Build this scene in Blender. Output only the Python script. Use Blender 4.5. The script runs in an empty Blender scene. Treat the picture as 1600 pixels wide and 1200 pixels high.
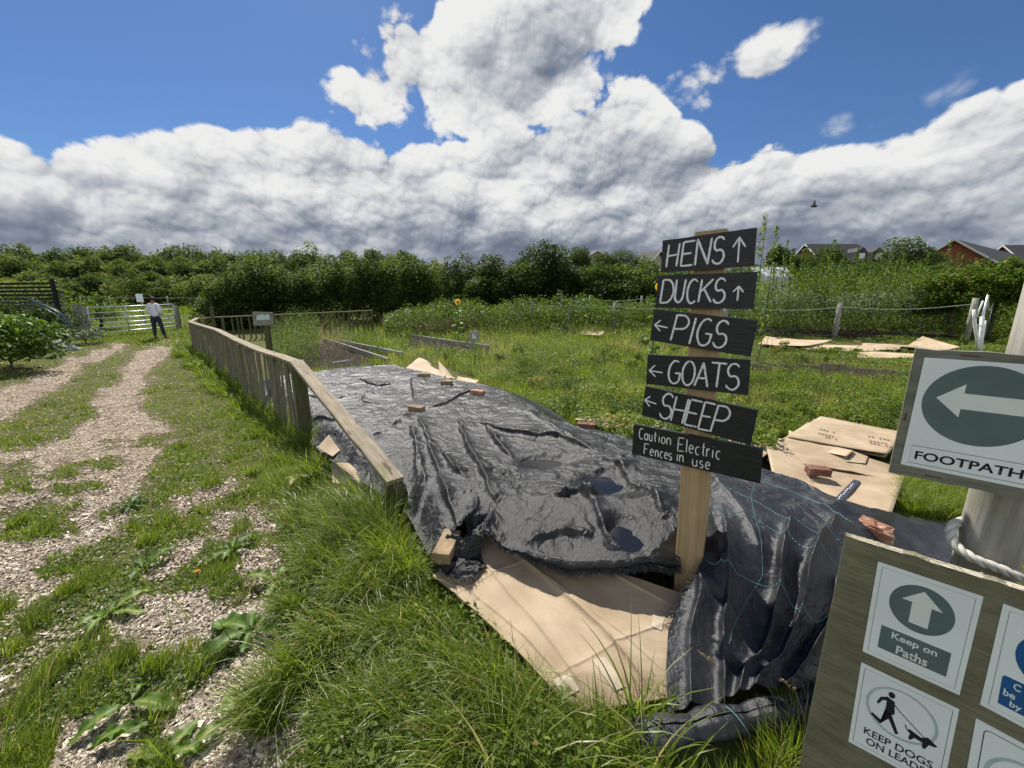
import bpy, math, random
import numpy as np
from mathutils import Vector, Matrix
random.seed(7)
rng = np.random.default_rng(11)
sc = bpy.context.scene
COL = sc.collection
rad = math.radians
# ---------------------------------------------------------------- camera
FPX, PITCH, EYE = 610.0, rad(12.2), 1.55
cam_d = bpy.data.cameras.new('camera'); cam = bpy.data.objects.new('camera', cam_d); COL.objects.link(cam)
cam.location = (0, 0, EYE); cam.rotation_euler = (rad(90) - PITCH, 0, 0)
cam_d.sensor_width = 36; cam_d.lens = FPX / 1600 * 36; cam_d.clip_start = .02; cam_d.clip_end = 3000
sc.camera = cam
sc.render.engine = 'CYCLES'
sc.cycles.max_bounces = 6; sc.cycles.transparent_max_bounces = 8
sc.cycles.diffuse_bounces = 3; sc.cycles.glossy_bounces = 2; sc.cycles.transmission_bounces = 3
sc.cycles.sample_clamp_indirect = 6
sc.view_settings.view_transform = 'Standard'; sc.view_settings.look = 'None'
sc.view_settings.exposure = 0.68; sc.view_settings.gamma = 1
# ---------------------------------------------------------------- node helper
class NT:
    def __init__(s, nt): s.nt = nt; s.L = nt.links
    def n(s, typ, inp=None, out=0, **at):
        nd = s.nt.nodes.new(typ)
        for k, v in at.items(): setattr(nd, k, v)
        for k, v in (inp or {}).items(): s.set(nd.inputs[k], v)
        return nd if out is None else nd.outputs[out]
    def set(s, sock, v):
        if isinstance(v, bpy.types.NodeSocket): s.L.new(v, sock)
        else: sock.default_value = v
    def m(s, op, a, b=0.0, c=None, clamp=False):
        d = {0: a, 1: b}
        if c is not None: d[2] = c
        return s.n('ShaderNodeMath', d, operation=op, use_clamp=clamp)
    def vm(s, op, a, b=(0, 0, 0), out=0): return s.n('ShaderNodeVectorMath', {0: a, 1: b}, out=out, operation=op)
    def mix(s, f, a, b, bt='MIX'):
        nd = s.n('ShaderNodeMix', out=None, data_type='RGBA', blend_type=bt)
        s.set(nd.inputs[0], f); s.set(nd.inputs[6], a); s.set(nd.inputs[7], b); return nd.outputs[2]
    def ss(s, x, lo, hi, a=0.0, b=1.0):
        return s.n('ShaderNodeMapRange', {0: x, 1: lo, 2: hi, 3: a, 4: b}, interpolation_type='SMOOTHSTEP')
    def noise(s, v, scale, det=4, rough=.5, dist=0, out=0, **k):
        return s.n('ShaderNodeTexNoise', {'Vector': v, 'Scale': scale, 'Detail': det, 'Roughness': rough, 'Distortion': dist}, out=out, **k)
def rgb(r, g, b): return (r, g, b, 1)
# ---------------------------------------------------------------- world
SUN_AZ, SUN_EL = rad(-24), rad(50)
sun_dir = Vector((math.sin(SUN_AZ) * math.cos(SUN_EL), math.cos(SUN_AZ) * math.cos(SUN_EL), math.sin(SUN_EL)))
sl = bpy.data.lights.new('sun', 'SUN'); sl.energy = 4.6; sl.angle = rad(.55); sl.color = (1, .95, .87)
so = bpy.data.objects.new('sun', sl); COL.objects.link(so); so.rotation_euler = sun_dir.to_track_quat('Z', 'Y').to_euler(); so.location = (0, 0, 30)
def ray(px, py):
    v = Vector(((px - 800) / FPX, 0, 0)) + Vector((0, math.cos(PITCH), -math.sin(PITCH))) - Vector((0, math.sin(PITCH), math.cos(PITCH))) * ((py - 600) / FPX)
    return v
def azel(px, py):
    r = ray(px, py); return math.atan2(r.x, r.y), math.atan2(r.z, math.hypot(r.x, r.y))
w = bpy.data.worlds.new('World'); sc.world = w; w.use_nodes = True
w.cycles.sampling_method = 'MANUAL'; w.cycles.sample_map_resolution = 1024
T = NT(w.node_tree); T.nt.nodes.clear()
g = bpy.data.node_groups.new('cloud_field', 'ShaderNodeTree')
g.interface.new_socket('Vector', in_out='INPUT', socket_type='NodeSocketVector')
g.interface.new_socket('Density', in_out='OUTPUT', socket_type='NodeSocketFloat')
g.interface.new_socket('Fine', in_out='OUTPUT', socket_type='NodeSocketFloat')
G_ = NT(g); gi = g.nodes.new('NodeGroupInput'); go = g.nodes.new('NodeGroupOutput')
V = G_.vm('NORMALIZE', gi.outputs[0])
sp = G_.n('ShaderNodeSeparateXYZ', {0: V}, out=None)
hyp = G_.m('SQRT', G_.m('ADD', G_.m('MULTIPLY', sp.outputs[0], sp.outputs[0]), G_.m('MULTIPLY', sp.outputs[1], sp.outputs[1])))
az = G_.m('ARCTAN2', sp.outputs[0], sp.outputs[1]); el = G_.m('ARCTAN2', sp.outputs[2], hyp)
Vs = G_.n('ShaderNodeCombineXYZ', {0: az, 1: G_.m('MULTIPLY', el, 1.35)})
wp = G_.noise(Vs, 5.0, 3, .55, out=1, noise_dimensions='2D')
Vw = G_.vm('ADD', Vs, G_.vm('MULTIPLY', G_.vm('SUBTRACT', wp, (.5, .5, .5)), (.055, .055, .055)))
n1 = G_.noise(Vs, 4.0, 7, .55, noise_dimensions='2D')
nz = G_.m('MULTIPLY', G_.m('SUBTRACT', n1, .5), .16)
# cauliflower heads: rounded cells at four sizes
for sc__, am__ in ((5.0, .090), (11.0, .055), (24.0, .028), (52.0, .013), (110.0, .006)):
    vo = G_.n('ShaderNodeTexVoronoi', {'Vector': Vw, 'Scale': sc__, **({'Smoothness': .35} if sc__ < 20 else {})}, feature='SMOOTH_F1' if sc__ < 20 else 'F1', voronoi_dimensions='2D')
    nz = G_.m('ADD', nz, G_.m('MULTIPLY', G_.m('SUBTRACT', .22, G_.m('MULTIPLY', vo, vo)), am__ * 1.5))
env = [(0, 184), (60, 194), (120, 208), (200, 202), (260, 196), (310, 172), (360, 186), (440, 186), (500, 202), (560, 222), (610, 236), (650, 215), (720, 222),
       (800, 205), (850, 196), (890, 180), (930, 152), (985, 128), (1030, 148), (1070, 185), (1110, 210), (1150, 244), (1210, 238), (1290, 232), (1370, 240), (1430, 216), (1500, 180), (1600, 128)]
A0, A1, E1 = -.98, .98, .60
fc = g.nodes.new('ShaderNodeFloatCurve'); cm = fc.mapping; cu = cm.curves[0]
pts = [((azel(x, y)[0] - A0) / (A1 - A0), azel(x, y)[1] / E1) for x, y in env]
while len(cu.points) < len(pts) + 2: cu.points.new(.5, .5)
allp = [(0, pts[0][1] * .95)] + pts + [(1, pts[-1][1] * 1.05)]
for p_, q_ in zip(cu.points, allp): p_.location = q_; p_.handle_type = 'AUTO'
cm.update()
G_.set(fc.inputs['Value'], G_.m('DIVIDE', G_.m('SUBTRACT', az, A0), A1 - A0, clamp=True))
band = G_.m('ADD', G_.m('SUBTRACT', G_.m('MULTIPLY', fc.outputs[0], E1), el), G_.ss(G_.m('ABSOLUTE', az), 1.25, 2.2, 0.0, .65))  # last term adds unseen cloud cover behind the camera for fill light
def ell(px, py, rx, ry, rot=0.0, k=1.0, soft=1.0):
    a, e = azel(px, py); a1, _ = azel(px + rx, py); _, e1 = azel(px, py - ry)
    ra, re = abs(a1 - a), abs(e1 - e)
    x = G_.m('SUBTRACT', az, a); y = G_.m('SUBTRACT', el, e); c, s_ = math.cos(rot), math.sin(rot)
    xr = G_.m('ADD', G_.m('MULTIPLY', x, c), G_.m('MULTIPLY', y, s_)); yr = G_.m('SUBTRACT', G_.m('MULTIPLY', y, c), G_.m('MULTIPLY', x, s_))
    d = G_.m('SQRT', G_.m('ADD', G_.m('POWER', G_.m('DIVIDE', xr, ra), 2.0), G_.m('POWER', G_.m('DIVIDE', yr, re), 2.0)))
    return G_.m('MULTIPLY', G_.m('SUBTRACT', 1.0, d), min(ra, re) * k)
blobs = [ell(765, 100, 150, 95), ell(715, 135, 150, 84, .05), ell(880, 50, 135, 110, .3), ell(660, 90, 62, 56), ell(622, 142, 78, 56), ell(800, 20, 140, 90), ell(850, 130, 120, 75)]
big = blobs[0]
for b in blobs[1:]: big = G_.m('SMOOTH_MAX', big, b, .03)
big = G_.m('ADD', big, G_.m('MULTIPLY', G_.m('ADD', nz, .015), .45))
small = G_.m('SMOOTH_MAX', ell(1185, 98, 90, 50, .05, 1.5), ell(1125, 124, 75, 36, .05, 1.2), .02)
small = G_.m('ADD', small, G_.m('MULTIPLY', G_.m('ADD', nz, .004), .55))
w1 = G_.m('ADD', ell(1490, 130, 60, 14, .3, 1.0), G_.m('MULTIPLY', G_.m('SUBTRACT', nz, .02), .5))
w2 = G_.m('ADD', ell(1320, 200, 45, 22, .2, 1.0), G_.m('MULTIPLY', G_.m('SUBTRACT', nz, .03), .6))
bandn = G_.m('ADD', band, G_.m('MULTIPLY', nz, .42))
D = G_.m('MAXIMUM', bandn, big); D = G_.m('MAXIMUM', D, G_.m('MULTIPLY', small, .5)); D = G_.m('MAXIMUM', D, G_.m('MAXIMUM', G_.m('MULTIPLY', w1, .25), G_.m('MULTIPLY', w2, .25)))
g.links.new(D, go.inputs[0]); g.links.new(nz, go.inputs[1])
tc = T.n('ShaderNodeTexCoord', out='Generated')
def field(vec):
    nd = T.n('ShaderNodeGroup', out=None, node_tree=g); T.set(nd.inputs[0], vec); return nd.outputs[0], nd.outputs[1]
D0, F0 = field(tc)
lightdir = (-.35, 0, .8)
D1, F1 = field(T.vm('ADD', tc, tuple(.011 * c for c in lightdir)))
D2, F2 = field(T.vm('ADD', tc, tuple(.045 * c for c in lightdir)))
sp = T.n('ShaderNodeSeparateXYZ', {0: T.vm('NORMALIZE', tc)}, out=None)
alpha = T.ss(D0, 0.0, .013)
rel = T.m('ADD', T.m('MULTIPLY', T.m('SUBTRACT', F0, F1), 4.4), T.m('MULTIPLY', T.m('SUBTRACT', F0, F2), 3.6))
edge = T.ss(D0, 0.0, .12, 1.0, 0.0)
lf = T.noise(T.vm('MULTIPLY', tc, (1, 1, 2.0)), 3.0, 3, .5)
azw = T.m('ARCTAN2', sp.outputs[0], sp.outputs[1])
low = T.m('MULTIPLY', T.ss(sp.outputs[2], .01, .27, 1.0, 0.0), T.m('MULTIPLY', T.ss(azw, -.80, -.20, .45, 1.0), T.ss(azw, .42, .85, 1.0, .60)))
bigd = T.m('MULTIPLY', T.m('MULTIPLY', T.ss(D0, .05, .20), T.ss(sp.outputs[2], .34, .42)), .42)
bri = T.m('ADD', T.m('ADD', .72, T.m('MULTIPLY', edge, .20)), T.m('ADD', rel, T.m('MULTIPLY', T.m('SUBTRACT', lf, .5), 1.1)))
bri = T.m('SUBTRACT', T.m('ADD', bri, T.m('MULTIPLY', F0, 1.0)), T.m('ADD', bigd, T.m('MULTIPLY', low, .86)))
cr = T.n('ShaderNodeValToRGB', {0: bri}); rmp = cr.node.color_ramp
rmp.elements[0].position = 0.0; rmp.elements[0].color = rgb(.17, .20, .27)
rmp.elements[1].position = 1.0; rmp.elements[1].color = rgb(.93, .93, .92)
for p_, c_ in ((.28, (.27, .31, .38)), (.55, (.50, .53, .58)), (.8, (.78, .79, .80))):
    e_ = rmp.elements.new(p_); e_.color = rgb(*c_)
WS = .1
# cloud opposite the sun, out of view, is brightened as added fill light
face = T.ss(T.m('ADD', T.m('MULTIPLY', sp.outputs[1], -.91), T.m('MULTIPLY', sp.outputs[0], .41)), -.15, .8, .575 / WS, 1.25 / WS)
cloud = T.vm('MULTIPLY', cr, T.n('ShaderNodeCombineXYZ', {0: face, 1: face, 2: face}))
sky = T.n('ShaderNodeTexSky', {}, sky_type='NISHITA', sun_disc=False, sun_elevation=SUN_EL, sun_rotation=SUN_AZ, altitude=50, air_density=1.0, dust_density=.25, ozone_density=2.2)
hz = T.ss(sp.outputs[2], 0.0, .35, .35, 0.0)
skyc = T.vm('MULTIPLY', sky, (.30, .41, .55))
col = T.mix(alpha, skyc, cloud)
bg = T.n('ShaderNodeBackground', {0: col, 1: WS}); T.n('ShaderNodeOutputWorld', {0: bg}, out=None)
# ---------------------------------------------------------------- numpy noise
_perm = np.random.default_rng(3).permutation(256); _perm = np.concatenate([_perm, _perm, _perm])
_ga = np.random.default_rng(5).uniform(0, 2 * np.pi, 256)
def pn(x, y):
    xi = np.floor(x).astype(int); yi = np.floor(y).astype(int); xf = x - xi; yf = y - yi
    u = xf * xf * xf * (xf * (xf * 6 - 15) + 10); v = yf * yf * yf * (yf * (yf * 6 - 15) + 10)
    def gr(a, b, dx, dy):
        h = _ga[_perm[_perm[a & 255] + (b & 255)]]; return np.cos(h) * dx + np.sin(h) * dy
    n00 = gr(xi, yi, xf, yf); n10 = gr(xi + 1, yi, xf - 1, yf); n01 = gr(xi, yi + 1, xf, yf - 1); n11 = gr(xi + 1, yi + 1, xf - 1, yf - 1)
    return 1.5 * ((n00 * (1 - u) + n10 * u) * (1 - v) + (n01 * (1 - u) + n11 * u) * v)
def fbm(x, y, o=4, r=.5):
    a = 1.; t = 0
    for i in range(o): t = t + a * pn(x * 2 ** i + 17.3 * i, y * 2 ** i + 9.1 * i); a *= r
    return t
def ridg(x, y, o=4, r=.5):
    a = 1.; t = 0
    for i in range(o): t = t + a * (1 - 2 * np.abs(pn(x * 2 ** i + 7.7 * i, y * 2 ** i + 31.1 * i))); a *= r
    return t
def sst(x, a, b): t = np.clip((x - a) / (b - a), 0, 1); return t * t * (3 - 2 * t)
# ---------------------------------------------------------------- terrain: level by the camera, rising gently beyond
def gz(x, y):
    x = np.asarray(x, float); y = np.asarray(y, float)
    k = sst(x, -8, 1); y0 = 12 - 6 * k; s = .04 + .018 * k
    t = y - y0; t = np.where(t > 0, t * t / (t + 2.0), 0)
    return s * np.minimum(t, 75) + .012 * pn(x * 1.1, y * 1.1) + .02 * pn(x * .35 + 5, y * .35) - .012
def gnd(px, py, dz=0.0):
    r = ray(px, py); lo, hi = .3, 400.
    for _ in range(60):
        m_ = (lo + hi) / 2; X, Y, Z = r.x * m_, r.y * m_, EYE + r.z * m_
        if Z > float(gz(X, Y)) + dz: lo = m_
        else: hi = m_
    return Vector((r.x * lo, r.y * lo, EYE + r.z * lo))
def P(px, py, z=0.0): r = ray(px, py); k = (z - EYE) / r.z; return Vector((r.x * k, r.y * k, z))
def atY(px, py, Y): r = ray(px, py); k = Y / r.y; return Vector((r.x * k, Y, EYE + r.z * k))
def ZpxY(px, Y, z=None):
    # a ground point at depth Y seen in column px
    z = 0 if z is None else z; x = 0
    for _ in range(4):
        zz = float(gz(x, Y)); c = Y * math.cos(PITCH) + (EYE - zz) * math.sin(PITCH); x = (px - 800) / FPX * c
    return Vector((x, Y, float(gz(x, Y))))
def pxy(x, y, z):
    # where a world point lies on the plan drawn from the photograph (used only to lay out the ground plan)
    cy = y * math.cos(PITCH) - (z - EYE) * math.sin(PITCH); up = y * math.sin(PITCH) + (z - EYE) * math.cos(PITCH)
    return 800 + FPX * x / cy, 600 - FPX * up / cy
# ---------------------------------------------------------------- mesh helpers
class MB:
    def __init__(s): s.v = []; s.f = []; s.g = []
    def add(s, vs, fs, gs=None):
        o = len(s.v); s.v += [tuple(v) for v in vs]; s.f += [tuple(i + o for i in f) for f in fs]
        s.g += [tuple(x) for x in gs] if gs is not None else [tuple(v) for v in vs]
    def plank(s, p0, p1, w, h, up=(0, 0, 1), n=1, jit=0.0, bev=None, wf=None):
        p0 = Vector(p0); p1 = Vector(p1); d = (p1 - p0); L = d.length; d = d / L; up = Vector(up)
        sd = d.cross(up).normalized(); up = sd.cross(d).normalized(); b = min(w, h) * .12 if bev is None else bev
        prof = [(-w/2+b, -h/2), (w/2-b, -h/2), (w/2, -h/2+b), (w/2, h/2-b), (w/2-b, h/2), (-w/2+b, h/2), (-w/2, h/2-b), (-w/2, -h/2+b)]
        vs = []; gs = []; off = Vector((random.uniform(0, 50), random.uniform(0, 50), 0))
        for i in range(n + 1):
            t = i / n; c = p0 + d * (L * t) + sd * random.uniform(-jit, jit) + up * random.uniform(-jit, jit); k = wf(t) if wf else 1
            for a, e in prof: vs.append(c + sd * a * k + up * e * k); gs.append(Vector((t * L, a, e)) + off)
        fs = [tuple(range(7, -1, -1)), tuple(n * 8 + j for j in range(8))]
        for i in range(n):
            for j in range(8): fs.append((i*8+j, i*8+(j+1) % 8, (i+1)*8+(j+1) % 8, (i+1)*8+j))
        s.add(vs, fs, gs)
    def tube(s, pts, r, n=8, cap=True):
        pts = [Vector(p) for p in pts]; rs = r if hasattr(r, '__len__') else [r] * len(pts); vs = []; gs = []; a = 0
        ref = Vector((0, 0, 1)); off = random.uniform(0, 40)
        for i, p in enumerate(pts):
            d = (pts[min(i+1, len(pts)-1)] - pts[max(i-1, 0)]).normalized()
            if abs(d.dot(ref)) > .95: ref = Vector((1, 0, 0)) if abs(d.x) < .9 else Vector((0, 1, 0))
            u = d.cross(ref).normalized(); v = d.cross(u).normalized(); ref = -v if False else v.cross(d) * 0 + ref
            if i: a += (p - pts[i-1]).length
            for j in range(n):
                t = 2 * math.pi * j / n; vs.append(p + (u * math.cos(t) + v * math.sin(t)) * rs[i]); gs.append((a + off, rs[i]*math.cos(t), rs[i]*math.sin(t)))
        m_ = len(pts); fs = []
        for i in range(m_ - 1):
            for j in range(n): fs.append((i*n+j, (i+1)*n+j, (i+1)*n+(j+1) % n, i*n+(j+1) % n))
        if cap: fs += [tuple(range(n)), tuple((m_-1)*n + j for j in range(n-1, -1, -1))]
        s.add(vs, fs, gs)
    def prism(s, pts, nrm):
        pts = [Vector(p) for p in pts]; nrm = Vector(nrm); n = len(pts)
        s.add(pts + [p + nrm for p in pts], [tuple(range(n-1, -1, -1)), tuple(range(n, 2*n))] + [(i, (i+1) % n, n+(i+1) % n, n+i) for i in range(n)])
    def ball(s, c, r, nu=10, nv=7):
        rx, ry, rz = r if hasattr(r, '__len__') else (r, r, r); vs = []
        for i in range(nv + 1):
            th = math.pi * i / nv
            for j in range(nu): ph = 2*math.pi*j/nu; vs.append((c[0]+rx*math.sin(th)*math.cos(ph), c[1]+ry*math.sin(th)*math.sin(ph), c[2]+rz*math.cos(th)))
        s.add(vs, [(i*nu+j, (i+1)*nu+j, (i+1)*nu+(j+1) % nu, i*nu+(j+1) % nu) for i in range(nv) for j in range(nu)])
def wpos(o):
    p = Vector((0, 0, 0))
    while o: p += o.location; o = o.parent
    return p
def finish(name, me, mat, parent=None, org=None, smooth=False):
    o = bpy.data.objects.new(name, me); COL.objects.link(o); me.materials.append(mat)
    if parent is not None: o.parent = parent; me.transform(Matrix.Translation(-wpos(parent)))
    elif org is not None: me.transform(Matrix.Translation(-Vector(org))); o.location = org
    if smooth: me.polygons.foreach_set('use_smooth', [True] * len(me.polygons))
    return o
def obj(name, mb, mat, parent=None, org=None, smooth=False):
    me = bpy.data.meshes.new(name); me.from_pydata(mb.v, [], mb.f)
    at = me.attributes.new('gc', 'FLOAT_VECTOR', 'POINT'); at.data.foreach_set('vector', np.array(mb.g, dtype=np.float32).ravel())
    me.update(); return finish(name, me, mat, parent, org, smooth)
def npmesh(name, V_, F_, mat, tint=None, parent=None, org=None, smooth=False, attrs=None):
    """V_ (n,3), F_ (m,k) faces of one size"""
    me = bpy.data.meshes.new(name); F_ = np.asarray(F_, np.int32); k = F_.shape[1]
    me.vertices.add(len(V_)); me.vertices.foreach_set('co', np.asarray(V_, np.float32).ravel())
    me.loops.add(F_.size); me.loops.foreach_set('vertex_index', F_.ravel())
    me.polygons.add(len(F_)); me.polygons.foreach_set('loop_start', np.arange(0, F_.size, k, dtype=np.int32))
    for nm, a in ([('tint', tint)] if tint is not None else []) + list((attrs or {}).items()):
        a = np.asarray(a, np.float32)
        if a.ndim == 1: me.attributes.new(nm, 'FLOAT', 'POINT').data.foreach_set('value', a)
        else: me.attributes.new(nm, 'FLOAT_VECTOR', 'POINT').data.foreach_set('vector', a.ravel())
    me.update(); me.validate(); return finish(name, me, mat, parent, org, smooth)
def tag(o, label=None, cat=None, group=None, kind=None):
    if label: o['label'] = label
    if cat: o['category'] = cat
    if group: o['group'] = group
    if kind: o['kind'] = kind
    return o
def thing(name, label, cat, loc=(0, 0, 0), group=None):
    o = bpy.data.objects.new(name, None); COL.objects.link(o); o.location = loc; o.empty_display_size = .1
    return tag(o, label, cat, group)
def dup(root, loc, rz=0, sc_=1.0, label=None):
    r = root.copy(); COL.objects.link(r); r.location = loc; r.rotation_euler = (0, 0, rz); r.scale = (sc_,) * 3
    if label: r['label'] = label
    for ch in list(root.children):
        c = ch.copy(); COL.objects.link(c); c.parent = r
        for g2 in ch.children: d = g2.copy(); COL.objects.link(d); d.parent = c
    return r
# ---------------------------------------------------------------- materials
def mat(name, disp=False):
    m_ = bpy.data.materials.new(name); m_.use_nodes = True; m_.node_tree.nodes.clear(); t = NT(m_.node_tree)
    t.out = t.n('ShaderNodeOutputMaterial', out=None); return m_, t
def ramp(t, f, stops):
    cr = t.n('ShaderNodeValToRGB', {0: f}); r_ = cr.node.color_ramp
    r_.elements[0].position = stops[0][0]; r_.elements[0].color = rgb(*stops[0][1]); r_.elements[1].position = stops[-1][0]; r_.elements[1].color = rgb(*stops[-1][1])
    for p_, c_ in stops[1:-1]: r_.elements.new(p_).color = rgb(*c_)
    return cr
def pbsdf(t, col, rough=.6, bump=None, bs=.3, bd=.01, spec=.5, metal=0.0, **k):
    inp = {'Base Color': col, 'Roughness': rough, 'Specular IOR Level': spec, 'Metallic': metal}; inp.update(k)
    if bump is not None: inp['Normal'] = t.n('ShaderNodeBump', {'Strength': bs, 'Distance': bd, 'Height': bump})
    b = t.n('ShaderNodeBsdfPrincipled', inp); t.nt.links.new(b, t.out.inputs[0]); return b
def gcat(t): return t.n('ShaderNodeAttribute', {}, out='Vector', attribute_name='gc')
def objc(t): return t.n('ShaderNodeTexCoord', out='Object')
def wood(name, c1, c2, c3, rough=.8, moss=None, gscale=(3, 60, 60), knots=0.0, spec=.25):
    m_, t = mat(name); v = gcat(t); a = t.noise(t.vm('MULTIPLY', v, gscale), 1.0, 6, .6, .3); b = t.noise(v, 9, 4, .6)
    c = ramp(t, t.m('ADD', t.m('MULTIPLY', a, .75), t.m('MULTIPLY', b, .25)), [(.3, c1), (.5, c2), (.72, c3)])
    if moss: c = t.mix(t.ss(t.noise(v, 5, 5, .65), .48, .68, 0, .8), c, rgb(*moss))
    if knots: c = t.mix(t.m('MULTIPLY', t.ss(t.noise(t.vm('MULTIPLY', v, (5, 16, 16)), 1.0, 2, .4), .68, .74), knots), c, rgb(*[x * .4 for x in c1]))
    pbsdf(t, c, rough, a, .5, .004, spec); return m_
def leafmat(name, stops, trans=.4, rough=.45, spec=.35, tcol=(1.2, 1.25, .5), vein=0):
    m_, t = mat(name); a = t.n('ShaderNodeAttribute', {}, out='Fac', attribute_name='tint')
    if vein: a = t.m('ADD', a, t.m('MULTIPLY', t.m('SUBTRACT', t.noise(objc(t), vein, 5, .65), .5), .9))
    c = ramp(t, a, stops)
    p_ = t.n('ShaderNodeBsdfPrincipled', {'Base Color': c, 'Roughness': rough, 'Specular IOR Level': spec})
    tr = t.n('ShaderNodeBsdfTranslucent', {0: t.vm('MULTIPLY', c, tcol)})
    mx = t.n('ShaderNodeMixShader', {0: trans, 1: p_, 2: tr}); t.nt.links.new(mx, t.out.inputs[0]); return m_
def flat(name, c, rough=.5, spec=.4, metal=0.0, var=.12, sc_=12.):
    m_, t = mat(name); n_ = t.noise(objc(t), sc_, 5, .6); lo = tuple(x * (1 - var) for x in c); hi = tuple(min(1, x * (1 + var)) for x in c)
    pbsdf(t, ramp(t, n_, [(.35, lo), (.65, hi)]), rough, n_, .15, .003, spec, metal); return m_
M = {}
M['rail'] = wood('weathered_rail_wood', (.12, .09, .06), (.26, .21, .145), (.40, .34, .25), moss=(.16, .17, .07), knots=.8)
M['picket'] = wood('weathered_picket_wood', (.07, .062, .042), (.16, .145, .10), (.27, .25, .18), moss=(.10, .12, .045))
M['mossy'] = wood('mossy_post_wood', (.035, .032, .018), (.08, .075, .035), (.15, .14, .08), moss=(.07, .09, .02))
M['post'] = wood('pale_softwood_post', (.30, .20, .10), (.42, .30, .165), (.52, .40, .24), gscale=(2.5, 45, 45), knots=.6, rough=.65)
M['round'] = wood('weathered_round_post_wood', (.15, .14, .11), (.27, .255, .215), (.38, .37, .32), moss=(.19, .20, .13))
M['frame'] = wood('weathered_sign_board', (.10, .10, .075), (.19, .19, .15), (.30, .30, .25), moss=(.13, .14, .075), gscale=(4, 30, 30))
M['timber'] = wood('grey_edging_timber', (.13, .12, .10), (.26, .245, .21), (.40, .38, .34))
M['darkslat'] = wood('dark_stained_slats', (.008, .007, .007), (.014, .012, .012), (.03, .026, .026))
M['bark'] = wood('bark', (.03, .025, .02), (.07, .06, .045), (.12, .105, .085), gscale=(6, 12, 12))
M['ply'] = wood('ply_edge', (.28, .24, .16), (.5, .45, .34), (.72, .68, .56), gscale=(6, 30, 400))
def plywood_face():
    m_, t = mat('algae_stained_plywood'); v = objc(t); a = t.noise(t.vm('MULTIPLY', v, (10, 10, 90)), 1.0, 6, .6, .8); b = t.noise(v, 7, 6, .65); d = t.noise(v, 30, 4, .7)
    c = ramp(t, t.m('ADD', t.m('MULTIPLY', a, .55), t.m('MULTIPLY', b, .45)), [(.3, (.09, .088, .05)), (.5, (.17, .16, .10)), (.7, (.26, .24, .165))])
    c = t.mix(t.ss(d, .68, .78, 0, .7), c, rgb(.03, .028, .02)); pbsdf(t, c, .7, a, .3, .002, .3); return m_
M['plyface'] = plywood_face()
def blackboard():
    m_, t = mat('black_painted_board'); v = gcat(t); a = t.noise(t.vm('MULTIPLY', v, (6, 70, 70)), 1.0, 6, .6); b = t.noise(v, 25, 5, .6)
    c = ramp(t, b, [(.3, (.010, .011, .013)), (.62, (.018, .019, .022)), (.8, (.035, .036, .04))]); c = t.mix(t.ss(a, .70, .8, 0, .5), c, rgb(.08, .075, .07))
    pbsdf(t, c, .42, t.m('ADD', a, t.m('MULTIPLY', b, .5)), .5, .004, .4); return m_
M['black'] = blackboard()
M['chalk'] = flat('brushed_white_paint', (.72, .73, .74), .5, var=.10, sc_=90)
def brickm(name, c1, c2, c3):
    m_, t = mat(name); v = gcat(t); a = t.noise(v, 14, 6, .65); b = t.noise(v, 55, 5, .7); sp_ = t.noise(v, 160, 2, .5)
    c = ramp(t, a, [(.3, c1), (.5, c2), (.68, c3)]); c = t.mix(t.ss(sp_, .64, .72, 0, .6), c, rgb(*[x * .3 for x in c1]))
    pbsdf(t, c, .9, t.m('ADD', b, sp_), .6, .004, .15); return m_
M['brick'] = brickm('red_brick', (.11, .05, .036), (.175, .085, .062), (.28, .18, .135))
M['brickm'] = brickm('mortar_stained_brick', (.17, .12, .07), (.27, .20, .12), (.36, .26, .16))
M['brickp'] = brickm('pale_worn_brick', (.22, .08, .05), (.40, .22, .15), (.55, .44, .32))
def cardboard(name, k=1.0, wet=0.0):
    m_, t = mat(name); v = gcat(t); a = t.noise(v, 3.0, 6, .6); co = t.n('ShaderNodeTexWave', {'Vector': v, 'Scale': 55, 'Distortion': .3, 'Detail': 1}, out=1, wave_type='BANDS', bands_direction='Y')
    b = t.noise(v, 45, 4, .7); cr_ = t.noise(t.vm('MULTIPLY', v, (2, 9, 5)), 1.0, 5, .6, 1.2)
    c = ramp(t, a, [(.3, (.29 * k, .215 * k, .135 * k)), (.5, (.38 * k, .29 * k, .19 * k)), (.7, (.46 * k, .365 * k, .25 * k))]); c = t.mix(t.ss(b, .66, .75, 0, .35), c, rgb(.2, .14, .08))
    h = t.m('ADD', t.m('MULTIPLY', co, .10), t.m('ADD', t.m('MULTIPLY', cr_, .9), t.m('MULTIPLY', b, .15))); pbsdf(t, c, .75, h, .35, .01, .25); return m_
M['card'] = cardboard('brown_cardboard'); M['cardp'] = cardboard('pale_cardboard', 1.25); M['cardo'] = cardboard('orange_cardboard', 1.1)
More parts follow.
